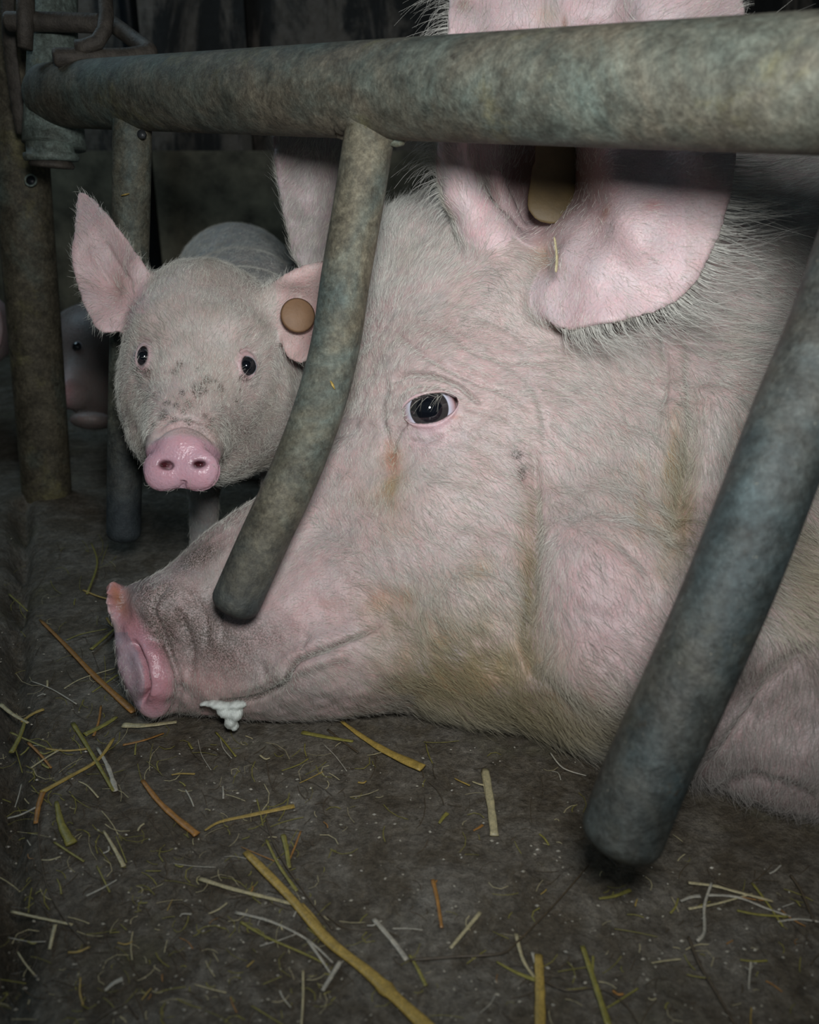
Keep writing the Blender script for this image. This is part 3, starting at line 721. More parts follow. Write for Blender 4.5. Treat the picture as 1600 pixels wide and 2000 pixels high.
# snout colours
dsn, _ = line_dist([(222, 1150), (240, 1196), (266, 1240), (296, 1286), (308, 1330), (300, 1372)], px, py)
bw = np.interp(py, [1140, 1220, 1300, 1380], [17, 24, 36, 34]); paint(0.95*np.exp(-(dsn/bw)**4)*(px < 352), (0.60, 0.33, 0.385)); paint(0.8*gs(px, py, 232, 1170, 16, 45, -25), (0.45, 0.20, 0.08))
lobe = (px < np.interp(py, [1240, 1275, 1310, 1350, 1385], [250, 270, 281, 283, 274])).astype(float)*(py > 1235); paint(0.85*lobe, (0.36, 0.29, 0.335))
paint(0.45*gs(px, py, 400, 1340, 80, 60), (0.60, 0.34, 0.33))
# ear colours
earm = ~onhead
paint(0.85*earm, (0.64, 0.53, 0.55)); paint(0.35*earm*np.clip(nz, 0, 1), (0.64, 0.46, 0.48))
paint(0.75*((px < 740) & (py < 600) & (z > .72)), (0.43, 0.365, 0.385)); paint(0.7*earm*gs(px, py, 1183, 415, 9, 17, 20), (0.30, 0.14, 0.09)); paint(0.5*earm*gs(px, py, 1275, 400, 20, 10), (0.55, 0.27, 0.25))
paint(0.8*earm*gs(px, py, 1103, 50, 6, 20), (0.22, 0.10, 0.05)); paint(0.6*earm*gs(px, py, 905, 10, 14, 14), (0.28, 0.15, 0.09)); paint(0.5*gs(px, py, 1070, 30, 25, 25)*earm, (0.55, 0.47, 0.34))
paint(0.7*gs(px, py, 1062, 500, 26, 34), (0.35, 0.25, 0.16))
paint(1.15*gs(px, py, 1080, 335, 112, 105), (0.14, 0.08, 0.06)); paint(0.5*gs(px, py, 950, 400, 18, 60, 25), (0.62, 0.40, 0.42))  # brown ear dirt, deepened to put the bowl's shade into the colour
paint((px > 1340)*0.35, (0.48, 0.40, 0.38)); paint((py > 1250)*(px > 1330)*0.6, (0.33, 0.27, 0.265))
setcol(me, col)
dirt_dark = 0.6*gs(px, py, 330, 1190, 65, 60) + 0.75*gs(px, py, 400, 1240, 70, 75) + 0.5*gs(px, py, 470, 1290, 60, 50) + 0.5*gs(px, py, 520, 1240, 60, 30) + 1.3*gs(px, py, 385, 1088, 52, 20, -28) + 0.9*gs(px, py, 300, 1150, 40, 22) + 0.8*gs(px, py, 310, 1230, 22, 60, -25) + 0.25*gs(px, py, 700, 1080, 100, 60) \
    + 0.25*gs(px, py, 900, 860, 120, 40) + 1.6*gs(px, py, 1010, 888, 10, 9) + 1.6*gs(px, py, 1020, 925, 8, 14) + 0.35*gs(px, py, 700, 980, 60, 20) + 0.35*gs(px, py, 880, 640, 120, 30) \
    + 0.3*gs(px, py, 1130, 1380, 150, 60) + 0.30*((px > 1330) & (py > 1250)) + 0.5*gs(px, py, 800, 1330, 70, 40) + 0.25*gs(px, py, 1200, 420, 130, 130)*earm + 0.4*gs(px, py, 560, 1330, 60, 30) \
    + 1.1*np.clip((760-px)/140, 0.15, 1)*np.exp(-(line_dist([(430, 1368), (500, 1364), (555, 1335), (583, 1290), (650, 1262), (745, 1222)], px, py)[0]/3.5)**2) + 0.06
dirt_dark = dirt_dark + 0.55*np.max(WR, axis=0)  # mask also darker along the cut grooves
a = me.attributes.new('DirtDark', 'FLOAT', 'POINT'); a.data.foreach_set('value', np.clip(dirt_dark, 0, 1).astype(np.float32))
wet = np.clip((1-0.8*lobe)*np.exp(-(dsn/(bw*.9))**4)*(px < 345)+0.7*np.exp(-((al-1.1)/0.15)**2), 0, 1)
a = me.attributes.new('Wet', 'FLOAT', 'POINT'); a.data.foreach_set('value', wet.astype(np.float32))
sow = empty('sow', V(1200, 1400, .66))
tag(sow, 'large pale pink adult pig lying with chin on the concrete, facing left behind the bars', 'pig')
body = link('body', me, M_skin); reparent(body, sow)

# hair fields
dctl = [(740, 450, .35, -.95), (720, 620, -.1, -1), (800, 560, .6, -.8), (860, 640, .95, -.2), (950, 700, 1, .25), (850, 740, .9, -.1), (760, 760, -.2, -.9), (1050, 780, .9, .35), (760, 900, .1, 1), (700, 950, .3, .8),
        (880, 900, .8, .5), (900, 1000, .75, .7), (820, 1100, .7, .75), (950, 1200, .75, .75), (900, 1330, .9, .35), (1030, 1100, .15, 1), (1040, 1260, .3, 1), (1120, 1380, .9, .5), (1180, 1150, .35, .9), (1150, 900, .4, .9),
        (1250, 1250, .6, .6), (1350, 900, .1, 1), (1330, 1100, .2, 1), (1250, 700, .6, .7), (1500, 600, .7, .3), (1550, 1100, .5, .7), (1500, 1400, -.2, 1), (600, 1380, .5, 1), (450, 1400, -.1, 1), (330, 1400, -.4, 1),
        (600, 1150, .5, -.2), (480, 1100, .1, -1), (400, 1050, -.3, -1), (400, 1250, .5, .4), (650, 1250, .6, .3), (880, 360, -.5, -.8), (920, 440, .3, -.9), (1000, 560, .5, .6), (1150, 600, .2, .9), (1300, 560, .7, .6), (1400, 400, .95, .0),
        (1250, 450, .8, .2), (1440, 200, .9, -.5), (1000, 100, .2, -.8)]
HU, HV = shep(dctl, SM.X, SM.Y, 50, [2, 3])
ddisc = dsn
def s_dens(px, py, z, co, no):
    zf = SM.look(Zg, px, py)-SM.look(Wm, px, py); ear = (px > 855) & (py < 640) & ((z < zf-0.010) | (gs(px, py, 1060, 390, 100, 115) > .5))
    d = np.ones(len(px))
    d *= 1-0.97*np.exp(-(np.minimum(line_dist([(222, 1150), (240, 1196), (266, 1240), (296, 1286), (308, 1330), (300, 1372)], px, py)[0], 99)/36)**4)*(px < 345)
    d *= np.where(px < 290, 0.25, 1); d *= np.where(ear, 0.35, 1)
    d *= np.clip((almond(px, py)-1.3)/0.6, 0, 1)
    d *= 1-0.6*gs(px, py, 1180, 1190, 110, 150); d *= 1-0.5*gs(px, py, 680, 1180, 130, 80)
    d *= 1-0.85*gs(px, py, 1050, 380, 90, 130)
    d *= 1-0.75*gs(px, py, 1010, 888, 10, 9)-0.75*gs(px, py, 1020, 925, 8, 14)
    d *= np.where(px > 1700, 0.3, 1)
    return d
def s_dir(px, py, z, p, n): return SM.look(HU, px, py), SM.look(HV, px, py)
def s_len(px, py, z, p):
    L, = shep([(740, 450, .014), (850, 700, .007), (840, 800, .005), (700, 900, .008), (450, 1150, .0045), (400, 1250, .004), (600, 1380, .007), (350, 1400, .007), (900, 1000, .010), (950, 1250, .015), (1030, 1200, .018), (1150, 1420, .020), (1180, 1150, .011),
               (1350, 950, .015), (1500, 700, .016), (1300, 650, .010), (1250, 450, .006), (1500, 1400, .012), (1550, 1150, .018), (900, 400, .012)], px, py, 60, [2])
    return L
def s_col(px, py, z, p):
    c = np.tile(np.array([0.71, 0.70, 0.635]), (len(px), 1))
    def mx(m, k):
        nonlocal c
        m = np.clip(m, 0, 1)[:, None]; c = c*(1-m)+np.array(k)*m
    n1 = vnoise(p, 18, 41)
    mx(0.55*np.clip(n1, 0, 1), (0.58, 0.54, 0.45))
    for cx, cy, rx, ry, an, s_ in [(1320, 960, 40, 150, 6, .7), (1345, 1010, 14, 80, 8, .7), (1250, 980, 10, 70, 2, .6), (1030, 1100, 14, 180, 0, .6), (770, 930, 25, 70, 5, .6), (765, 1190, 60, 50, 0, .6), (1030, 1180, 30, 200, 0, .8), (950, 1300, 180, 100, 15, .85), (850, 1330, 130, 65, 5, .8), (1000, 1390, 230, 45, 8, .6), (1100, 1400, 120, 40, 15, .6), (1560, 1150, 80, 200, 0, .6)]:
        mx(1.1*s_*gs(px, py, cx, cy, rx, ry, an), (0.36, 0.30, 0.155))
    mx(0.85*gs(px, py, 400, 1220, 110, 90), (0.13, 0.10, 0.08)); mx(1.2*gs(px, py, 385, 1088, 55, 22, -28), (0.16, 0.14, 0.11)); mx(0.75*(py > 1350)*(px < 800), (0.34, 0.31, 0.28)); mx(1.5*gs(px, py, 1010, 888, 12, 10), (.05, .05, .05)); mx(1.5*gs(px, py, 1020, 925, 10, 16), (.05, .05, .05)); mx(0.55*gs(px, py, 1180, 1190, 130, 180), (.40, .32, .31)); mx(0.5*gs(px, py, 900, 650, 150, 35, 10), (.5, .47, .41)); mx(.35*gs(px, py, 800, 1370, 500, 60), (.27, .24, .17))  # later tones put the shading of jowl and underside into the hair colour
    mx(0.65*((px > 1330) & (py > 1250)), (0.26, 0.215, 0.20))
    return c
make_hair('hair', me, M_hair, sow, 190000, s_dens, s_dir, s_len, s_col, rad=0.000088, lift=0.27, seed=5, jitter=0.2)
# long bristles fringing the ear margin
def fringe():
    rim = earN.poly; n = 1300; r = np.random.default_rng(3); bv = BVHTree.FromPolygons([Vector(v) for v in sv], [tuple(q) for q in sq.tolist()])
    allp = []; k = 0
    cpx = rim.mean(0)
    segs = [(p, rim[(i+1) % len(rim)]) for i, p in enumerate(rim)]
    ok = [s_ for s_ in segs if (s_[0][0] > 1085 and s_[0][1] > 60) or (s_[0][0] < 905 and s_[0][1] < 430)]
    for _ in range(n):
        a_, b_ = ok[r.integers(len(ok))]; t = r.random(); q = a_*(1-t)+b_*t
        nrm = np.array([(b_-a_)[1], -(b_-a_)[0]]); nrm /= np.linalg.norm(nrm)+1e-9
        if nrm@(q-cpx) < 0: nrm = -nrm
        q = q - nrm*r.random()*14
        zz = float(earN.m.look(earN.Zm, np.array([q[0]]), np.array([q[1]]))[0])
        root = P(q[0], q[1], zz+0.001)
        L = (0.020+0.030*r.random()**1.5)*(1.0 if q[0] > 1000 else 0.7)
        d = nrm[0]*RIGHT - nrm[1]*UP
        sw = (0.5*RIGHT + 0.12*UP) if q[0] > 1000 else (-0.1*RIGHT-0.5*UP)
        bd = r.normal(size=3)*0.2
        pts = [root + L*(s_*(d*(1-0.3*s_)-FWD*0.02) + s_*s_*(sw+bd)) for s_ in np.linspace(0, 1, 5)]
        allp.append(pts)
    allp = np.array(allp, np.float32); n = len(allp)
    cu = bpy.data.hair_curves.new('ear_fringe'); cu.add_curves([5]*n); cu.attributes['position'].data.foreach_set('vector', allp.ravel())
    ra = cu.attributes.get('radius') or cu.attributes.new('radius', 'FLOAT', 'POINT'); ra.data.foreach_set('value', np.tile(np.linspace(1, .3, 5)*0.000115, n).astype(np.float32))
    cc = np.ones((n, 4), np.float32); cc[:, :3] = np.array([.70, .69, .63])*(0.4+0.75*r.random((n, 1)))
    cu.attributes.new('hcol', 'FLOAT_COLOR', 'CURVE').data.foreach_set('color', cc.ravel())
    cu.materials.append(M_hair); o = bpy.data.objects.new('ear_fringe', cu); C.objects.link(o); reparent(o, sow)
fringe()

# eyeballs
def bvh_of(me_): 
    bm = bmesh.new(); bm.from_mesh(me_); t = BVHTree.FromBMesh(bm); bm.free(); return t
def hit(bv, px, py):
    d = Vector((P(px, py, 1.0)-CAMPOS).tolist()).normalized(); h_ = bv.ray_cast(Vector(CAMPOS.tolist()), d); return h_[0]
def eye_mat(name, iris_r, pupil_r, sclera=(0.62, 0.62, 0.68), iris=(0.045, 0.045, 0.042), soft=0.03):
    # concentric colours about the local +Z axis of the eyeball
    m, nt, b = newmat(name); v = coords(nt)
    nrm = nd(nt, 'ShaderNodeVectorMath', operation='NORMALIZE'); nt.links.new(v, nrm.inputs[0])
    sx = nd(nt, 'ShaderNodeSeparateXYZ'); nt.links.new(nrm.outputs[0], sx.inputs[0])
    ac = nd(nt, 'ShaderNodeMath', operation='ARCCOSINE'); nt.links.new(sx.outputs[2], ac.inputs[0])
    r1 = ramp(nt, [(0, (0.004, 0.005, 0.008)), (pupil_r/3.2, (0.005, 0.006, 0.009)), (pupil_r/3.2+0.012, iris), (iris_r/3.2-0.004, tuple(x*0.7 for x in iris)), (iris_r/3.2+soft/3.2, sclera), (0.4, (0.62, 0.40, 0.40))])
    dv = nd(nt, 'ShaderNodeMath', operation='DIVIDE'); dv.inputs[1].default_value = 3.2; nt.links.new(ac.outputs[0], dv.inputs[0]); nt.links.new(dv.outputs[0], r1.inputs[0])
    nt.links.new(r1.outputs[0], b.inputs['Base Color']); b.inputs['Roughness'].default_value = 0.06; b.inputs['Coat Weight'].default_value = 0.6
    b.inputs['Coat Roughness'].default_value = 0.02
    return m
def eyeball(center, look, r, mat, parent, bulge=0.0, name='eye'):
    bm = bmesh.new(); bmesh.ops.create_uvsphere(bm, u_segments=40, v_segments=28, radius=r)
    for v in bm.verts:
        if v.co.z > r*0.8: v.co.z += bulge*r*(v.co.z/r-0.8)
    m_ = bpy.data.meshes.new(name); bm.to_mesh(m_); bm.free()
    o = link(name, m_, mat); q = Vector(look).to_track_quat('Z', 'Y')
    reparent(o, parent); o.location = Vector(center); o.rotation_euler = q.to_euler(); return o
tmp = zface
zq = float((SM.look(Zg, np.array([843.]), np.array([798.]))-SM.look(Wm, np.array([843.]), np.array([798.])))[0])
ER = 0.0205
ec = P(839, 799, zq - 0.0065 + ER + 0.0058)
print('eye z', zq)
tgt = P(820, 798, 0.3)
eyeball(ec, Vector(tgt.tolist())-Vector(ec.tolist()), ER, eye_mat('sow_eye', 0.78, 0.46, (0.60, 0.64, 0.74), (0.035, 0.036, 0.036)), sow, 0.5)
# eyelashes on the upper lid
def lashes(parent, z0):
    r = np.random.default_rng(9); ps = []
    for i in range(11):
        t = r.random(); u = -50+88*t; a = math.radians(-14); vv = -24*math.sqrt(max(1-abs(u/54)**2.2, 0))
        qx = EC[0]+u*math.cos(a)-vv*math.sin(a); qy = EC[1]+u*math.sin(a)+vv*math.cos(a)
        zz = z0-0.0100+0.00004*abs(u)*2
        root = P(qx, qy, zz); L = 0.007+0.008*r.random()
        d = RIGHT*(-0.5+r.normal()*0.2) - UP*0.55 - FWD*0.6
        ps.append([root+L*(s_*d+s_*s_*(-UP*0.4)) for s_ in np.linspace(0, 1, 5)])
    ps = np.array(ps, np.float32); n = len(ps)
    cu = bpy.data.hair_curves.new('eyelashes'); cu.add_curves([5]*n); cu.attributes['position'].data.foreach_set('vector', ps.ravel())
    ra = cu.attributes.get('radius') or cu.attributes.new('radius', 'FLOAT', 'POINT'); ra.data.foreach_set('value', np.tile(np.linspace(1, .3, 5)*0.00008, n).astype(np.float32))
    cc = np.ones((n, 4), np.float32); cc[:, :3] = (.6, .58, .5); cu.attributes.new('hcol', 'FLOAT_COLOR', 'CURVE').data.foreach_set('color', cc.ravel())
    cu.materials.append(M_hair); o = bpy.data.objects.new('eyelashes', cu); C.objects.link(o); reparent(o, parent)
lashes(sow, zq)
bvs = bvh_of(me)
# foam at the lips
M_foam = plain_mat('white_foam', (0.80, 0.84, 0.78), 0.35, 0.12, 300, 0, 0.6)
def foam_fn(X, Y, Z, px, py):
    f = ell(X, Y, Z, 405, 1374, .606, 16, 5, .004, -8)
    for a_ in [(430, 1378, .604, 24, 9, .006, 8), (462, 1377, .604, 20, 9, .006, -6), (440, 1391, .605, 17, 12, .006, 20), (461, 1394, .605, 14, 15, .006, 0), (452, 1408, .608, 13, 13, .006, 0), (458, 1420, .611, 9, 9, .005, 0), (447, 1414, .610, 7, 9, .004, 20)]:
        f = smin(f, ell(X, Y, Z, *a_), .0025)
    return f + 0.0004*np.sin(X*2600)*np.sin(Y*900+X*1500)
fv, fq = voxel_body(foam_fn, -0.165, -0.110, -0.175, -0.130, .588, .630, 0.0007)
fm = mesh_from(fv, fq); o = link('mouth_foam', fm, M_foam); reparent(o, sow)
# dull tag in the ear
tg = [P(*x) for x in [(1085, 250, .640), (1085, 320, .636), (1075, 390, .632), (1066, 435, .632)]]
o = link('ear_tag', mesh_from(*sweep(cr(tg, 6), [0.016]*7+[0.0175]*6+[0.017, .0165, .015, .012, .009, .004], 24, flat=0.12, up=tuple(FWD))), plain_mat('dull_yellow_tag', (0.10, 0.066, 0.025), 0.6, 0.2)); reparent(o, sow)

# ------------------------------------------------------------------ PIGLET looking out between the bars
print('piglet...')
pe1 = Ear([(160, 374), (190, 395), (240, 455), (275, 505), (300, 550), (290, 600), (262, 610), (246, 640), (222, 650), (192, 645), (165, 600), (150, 555), (140, 500), (146, 430), (150, 385)],
          [(160, 380, .890), (150, 480, .872), (170, 600, .872), (200, 640, .866), (210, 500, .895), (230, 560, .900), (240, 620, .878), (270, 520, .870), (225, 440, .872), (290, 560, .885), (215, 470, .882)], 0.0024, 0.88, 30, 4)
pe2 = Ear([(520, 610), (520, 570), (555, 535), (600, 516), (640, 508), (668, 520), (660, 570), (640, 630), (622, 672), (600, 704), (578, 708), (558, 690), (545, 640)],
          [(520, 580, .885), (560, 535, .860), (620, 515, .858), (570, 600, .900), (600, 620, .900), (560, 680, .880), (600, 700, .872), (640, 600, .89), (660, 530, .875)], 0.0026, 0.88, 28, 4)
PK = 0.80; CHK = CH/PK
def pig_fn(X, Y, Z, px, py):
    X, Y, Z = X/PK, Y/PK, Z/PK
    f = ell(X, Y, Z, 400, 655, .925, 138, 142, .085, 0)
    f = smin(f, ell(X, Y, Z, 392, 730, .905, 140, 120, .082), .03)
    f = smin(f, ell(X, Y, Z, 322, 800, .915, 74, 105, .065, -8), .03)
    f = smin(f, ell(X, Y, Z, 462, 810, .915, 78, 115, .07, 8), .03)
    f = smin(f, ell(X, Y, Z, 385, 860, .895, 105, 80, .06), .03)
    f = smin(f, rcone(X, Y, Z, (388, 730, .885), (360, 880, .80), .058, .036), .025)
    f = smin(f, ell(X, Y, Z, 335, 640, .885, 60, 40, .05), .03)
    f = smin(f, ell(X, Y, Z, 460, 650, .885, 60, 40, .05), .03)
    # snout disc
    f = smin(f, ell(X, Y, Z, 357, 893, .782, 54, 44, .02), .010)
    f = smin(f, ell(X, Y, Z, 355, 910, .768, 74, 40, .0105, 2), .004)
    f = smin(f, ell(X, Y, Z, 322, 926, .769, 40, 34, .011), .006)
    f = smin(f, ell(X, Y, Z, 388, 926, .769, 40, 34, .011), .006)
    f = smin(f, ell(X, Y, Z, 352, 875, .770, 42, 28, .011), .006)
    f = smin(f, ell(X, Y, Z, 362, 845, .795, 48, 14, .018), .008)
    # nostrils
    f = smax(f, -ell(X, Y, Z, 322, 908, .757, 15, 8.5, .013, 12), .003)
    f = smax(f, -ell(X, Y, Z, 388, 906, .757, 15, 8.5, .013, -12), .003)
    f = smin(f, pe1(X, Y, Z, px, py), .010); f = smin(f, pe2(X, Y, Z, px, py), .010)
    f = smin(f, rcone(X, Y, Z, (300, 600, .905), (270, 575, .895), .030, .020), .02)
    f = smin(f, rcone(X, Y, Z, (500, 620, .905), (535, 600, .898), .030, .020), .02)
    # neck, trunk, legs
    f = smin(f, rcone(X, Y, Z, (450, 720, .96), (480, 690, 1.08), .082, .098), .04)
    f = smin(f, ell(X, Y, Z, 520, 800, .97, 70, 110, .07), .03)
    f = smin(f, rcone(X, Y, Z, (480, 690, 1.08), (480, 640, 1.25), .098, .103), .04)
    f = smin(f, rcone(X, Y, Z, (480, 640, 1.25), (466, 562, 1.50), .103, .112), .04)
    for lx, ly, lz, fx in [(430, 800, 1.07, 398), (540, 800, 1.06, 545), (430, 700, 1.48, 425), (520, 700, 1.50, 520)]:
        fz = lz+.05; fy = 1000+F*((CHK-.02)/fz - S_)/C_
        ky = (ly+fy)/2; f = smin(f, rcone(X, Y, Z, (lx, ly, lz), (fx, ky, lz+.02), .04, .021), .02)
        f = smin(f, rcone(X, Y, Z, (fx, ky, lz+.02), (fx, fy, fz), .020, .017), .01)
    return f*PK
pv, pq = voxel_body(pig_fn, -0.34, -0.05, -0.15, 0.47, 0.585, 1.33, 0.0021)
pv = smooth_mesh(pv, pq, 1); print('pig vox', len(pv))
pm = mesh_from(pv, pq, 'piglet_body'); pm = subsurf(pm, 1)
def sel_p(co, t):
    px, py, z = proj(co); m = (((px-282)/32)**2+((py-697)/40)**2 < 1) | (((px-480)/32)**2+((py-714)/40)**2 < 1)
    if t == 0: m |= ((px-355)/90)**2+((py-905)/70)**2 < 1
    return m & (z/PK < 0.95)
refine(pm, sel_p, 2)
co = getco(pm); no = getno(pm); px, py, z = proj(co); z = z/PK; tc = CAMPOS-co; tc /= np.linalg.norm(tc, axis=1)[:, None]
facing = (no*tc).sum(1); hd = (facing > 0) & (z < .96)
D = np.zeros(len(co)); eyes = [(282, 697, 9.5, 19, 6), (481, 715, 11, 18.5, -8)]
pits = np.zeros(len(co)); lidm = np.zeros(len(co))
for cx, cy, rx, ry, an in eyes:
    a = math.radians(an); dx = px-cx; dy = py-cy; u = (dx*math.cos(a)+dy*math.sin(a))/rx; v = (-dx*math.sin(a)+dy*math.cos(a))/ry
    e = np.sqrt(u*u+v*v); D += .0026*np.exp(-(e/2.0)**2)+0.0009*np.exp(-((e-1.35)/.25)**2) - .0008*np.exp(-((e-2.7)/.6)**2)
    pits = np.maximum(pits, np.clip((1.08-e)/.2, 0, 1)); lidm = np.maximum(lidm, np.exp(-((e-1.4)/.55)**2))
groove([(288, 868), (320, 838), (360, 828), (400, 842), (424, 870)], 5, .0028)
groove([(296, 850), (325, 822), (362, 814), (400, 826)], 5, .0018)
groove([(358, 938), (356, 966)], 5, .0025)
groove([(268, 672), (280, 664), (296, 672)], 4, .0018); groove([(466, 690), (482, 682), (500, 692)], 4, .0018)
groove([(268, 722), (282, 730), (298, 722)], 4, .0012); groove([(465, 742), (482, 748), (500, 738)], 4, .0012)
groove([(205, 470), (225, 510), (262, 560)], 6, .0016); groove([(175, 480), (200, 530), (240, 580)], 6, .0012)
D *= hd; D += hd*(0.0007*vnoise(co, 40, 51))
co2 = co+no*D[:, None]-tc*(0.012*pits*hd)[:, None]; setco(pm, co2); px, py, z = proj(co2); z = z/PK
col = np.tile(np.array([0.51, 0.45, 0.42]), (len(co2), 1))
nz = vnoise(co2, 20, 61)
paint(0.3*np.clip(nz, 0, 1), (0.50, 0.43, 0.36))
ein = ((px < 300) & (py < 655) & (z < .915)) & (px < 262+(py < 560)*20)
paint(0.8*(pe1.m.look(pe1.D, px, py) < 0.003)*(z < .93)*(px < 292), (0.66, 0.50, 0.51)); paint(0.5*gs(px, py, 235, 560, 20, 30), (0.66, 0.42, 0.36))
paint(0.35*gs(px, py, 240, 470, 40, 50), (0.35, 0.28, 0.27))
paint(0.8*(pe2.m.look(pe2.D, px, py) < 0.003)*(px > 540)*(z < .93), (0.62, 0.46, 0.44))
dn = np.sqrt(((px-355)/84)**2+((py-911)/63)**2)
paint(np.clip((1.05-dn)/.12, 0, 1)*(z < .80), (0.57, 0.37, 0.43)); paint(0.6*gs(px, py, 352, 832, 60, 30), (0.58, 0.42, 0.42))
paint(0.5*gs(px, py, 355, 780, 40, 30), (0.62, 0.45, 0.42))
paint(0.75*lidm, (0.60, 0.43, 0.45))
for cx, cy in [(322, 908), (388, 906)]: paint(1.4*gs(px, py, cx, cy, 13, 7), (0.07, 0.015, 0.02))  # dark paint in the nostril pits stands in for their shade
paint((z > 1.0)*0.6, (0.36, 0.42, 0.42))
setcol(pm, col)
r_ = np.random.default_rng(14); dirt_dark = 0.10+0*px
for _ in range(60):
    cx, cy = r_.normal(360, 60), r_.normal(775, 35); dirt_dark += r_.random()*1.6*gs(px, py, cx, cy, 3+4*r_.random())
for cx, cy, rr in [(398, 762, 8), (385, 770, 7), (368, 790, 9), (345, 792, 6), (315, 815, 6), (262, 722, 6), (272, 735, 5), (286, 724, 6), (474, 738, 7), (480, 740, 5), (430, 755, 5), (415, 820, 5), (300, 830, 5)]: dirt_dark += 1.5*gs(px, py, cx, cy, rr)
dirt_dark += 0.65*gs(px, py, 480, 850, 50, 70)+0.3*gs(px, py, 420, 550, 50, 25)+0.4*gs(px, py, 400, 840, 60, 25)
dirt_dark *= 1-np.clip((1.05-dn)/.12, 0, 1)*(z < .80)
pm.attributes.new('DirtDark', 'FLOAT', 'POINT').data.foreach_set('value', np.clip(dirt_dark, 0, 1).astype(np.float32))
pm.attributes.new('Wet', 'FLOAT', 'POINT').data.foreach_set('value', np.clip(np.clip((1.0-dn)/.1, 0, 1)*(z < .80)+0.6*lidm*(lidm > .6), 0, 1).astype(np.float32))
pig = empty('piglet', (-0.22, 0.85, 0.0)); tag(pig, 'young pink pig standing and looking at the viewer between the bars', 'pig')
o = link('body', pm, M_pskin); reparent(o, pig)
def p_dens(px, py, z, co, no):
    z = z/PK
    dn = np.sqrt(((px-355)/88)**2+((py-900)/72)**2); d = np.ones(len(px))
    d *= 1-0.99*np.clip((1.08-dn)/.1, 0, 1)*(z < .82)
    for cx, cy, rx, ry, an in eyes: d *= np.clip((np.sqrt(((px-cx)/rx)**2+((py-cy)/ry)**2)-1.35)/.6, 0, 1)
    ea = (pe1.m.look(pe1.D, px, py) < 0.004) & (px < 285) | (pe2.m.look(pe2.D, px, py) < 0.004) & (px > 545)
    d *= np.where(ea, .35, 1); d *= np.where(z > 1.02, .4, 1); return d
PU, PV = shep([(400, 560, 0, -1), (330, 600, -.3, -1), (470, 600, .3, -1), (400, 700, 0, -1), (300, 640, -.7, -.7), (500, 650, .7, -.7), (260, 780, -.9, .4), (300, 850, -.6, .6), (360, 780, 0, -1), (430, 860, .7, .4), (520, 800, .9, .4), (360, 960, 0, 1), (300, 930, -.7, .6), (420, 940, .6, .8),
               (160, 480, -.5, -.8), (150, 580, -1, .2), (200, 640, -.4, 1), (260, 500, .4, -.9), (600, 520, .4, -.9), (580, 690, 0, 1), (320, 740, -.3, -.6), (450, 750, .4, -.6)], SM.X, SM.Y, 25, [2, 3])
def p_dir(px, py, z, p, n): return SM.look(PU, px, py), SM.look(PV, px, py)
def p_len(px, py, z, p): return np.where(z/PK > 1.0, .006, .0072)*(1-.35*gs(px, py, 350, 800, 60, 50))
def p_col(px, py, z, p):
    c = np.tile(np.array([0.76, 0.745, 0.67]), (len(px), 1)); m = (0.45*np.clip(vnoise(p, 25, 71), 0, 1)+.35*gs(px, py, 480, 850, 60, 80)+.35*gs(px, py, 420, 550, 60, 30))[:, None]
    m = np.clip(m, 0, 1); return c*(1-m)+np.array([.34, .29, .22])*m
make_hair('hair', pm, M_hair, pig, 80000, p_dens, p_dir, p_len, p_col, rad=0.00009, lift=0.42, seed=6, jitter=.25)
bvp = bvh_of(pm); M_pe = eye_mat('piglet_eye', 1.05, 0.5, (0.45, 0.52, 0.62), (0.02, 0.022, 0.026))
for cx, cy, rx, ry, an in eyes:
    m = (np.abs(px-cx) < 3.2*rx) & (np.abs(py-cy) < 2.4*ry) & (z < .95) & (pits < .01)
    zz = float(np.percentile(z[m], 40))*PK; c_ = P(cx, cy, zz+0.0088-0.0008)
    eyeball(c_, Vector(P(cx+(4 if cx < 400 else 8), cy, .3).tolist())-Vector(c_.tolist()), 0.0092, M_pe, pig, 0.3)
o = link('ear_tag', mesh_from(*lathe([(0.001, 0.0012), (.013, 0.0012), (.0148, 0), (.013, -.0012), (.001, -.0012)], P(582, 616, .868*PK), tuple(-FWD+0.3*RIGHT), 28)), plain_mat('brown_tag', (0.22, 0.125, 0.065), 0.6, 0.15)); reparent(o, pig)

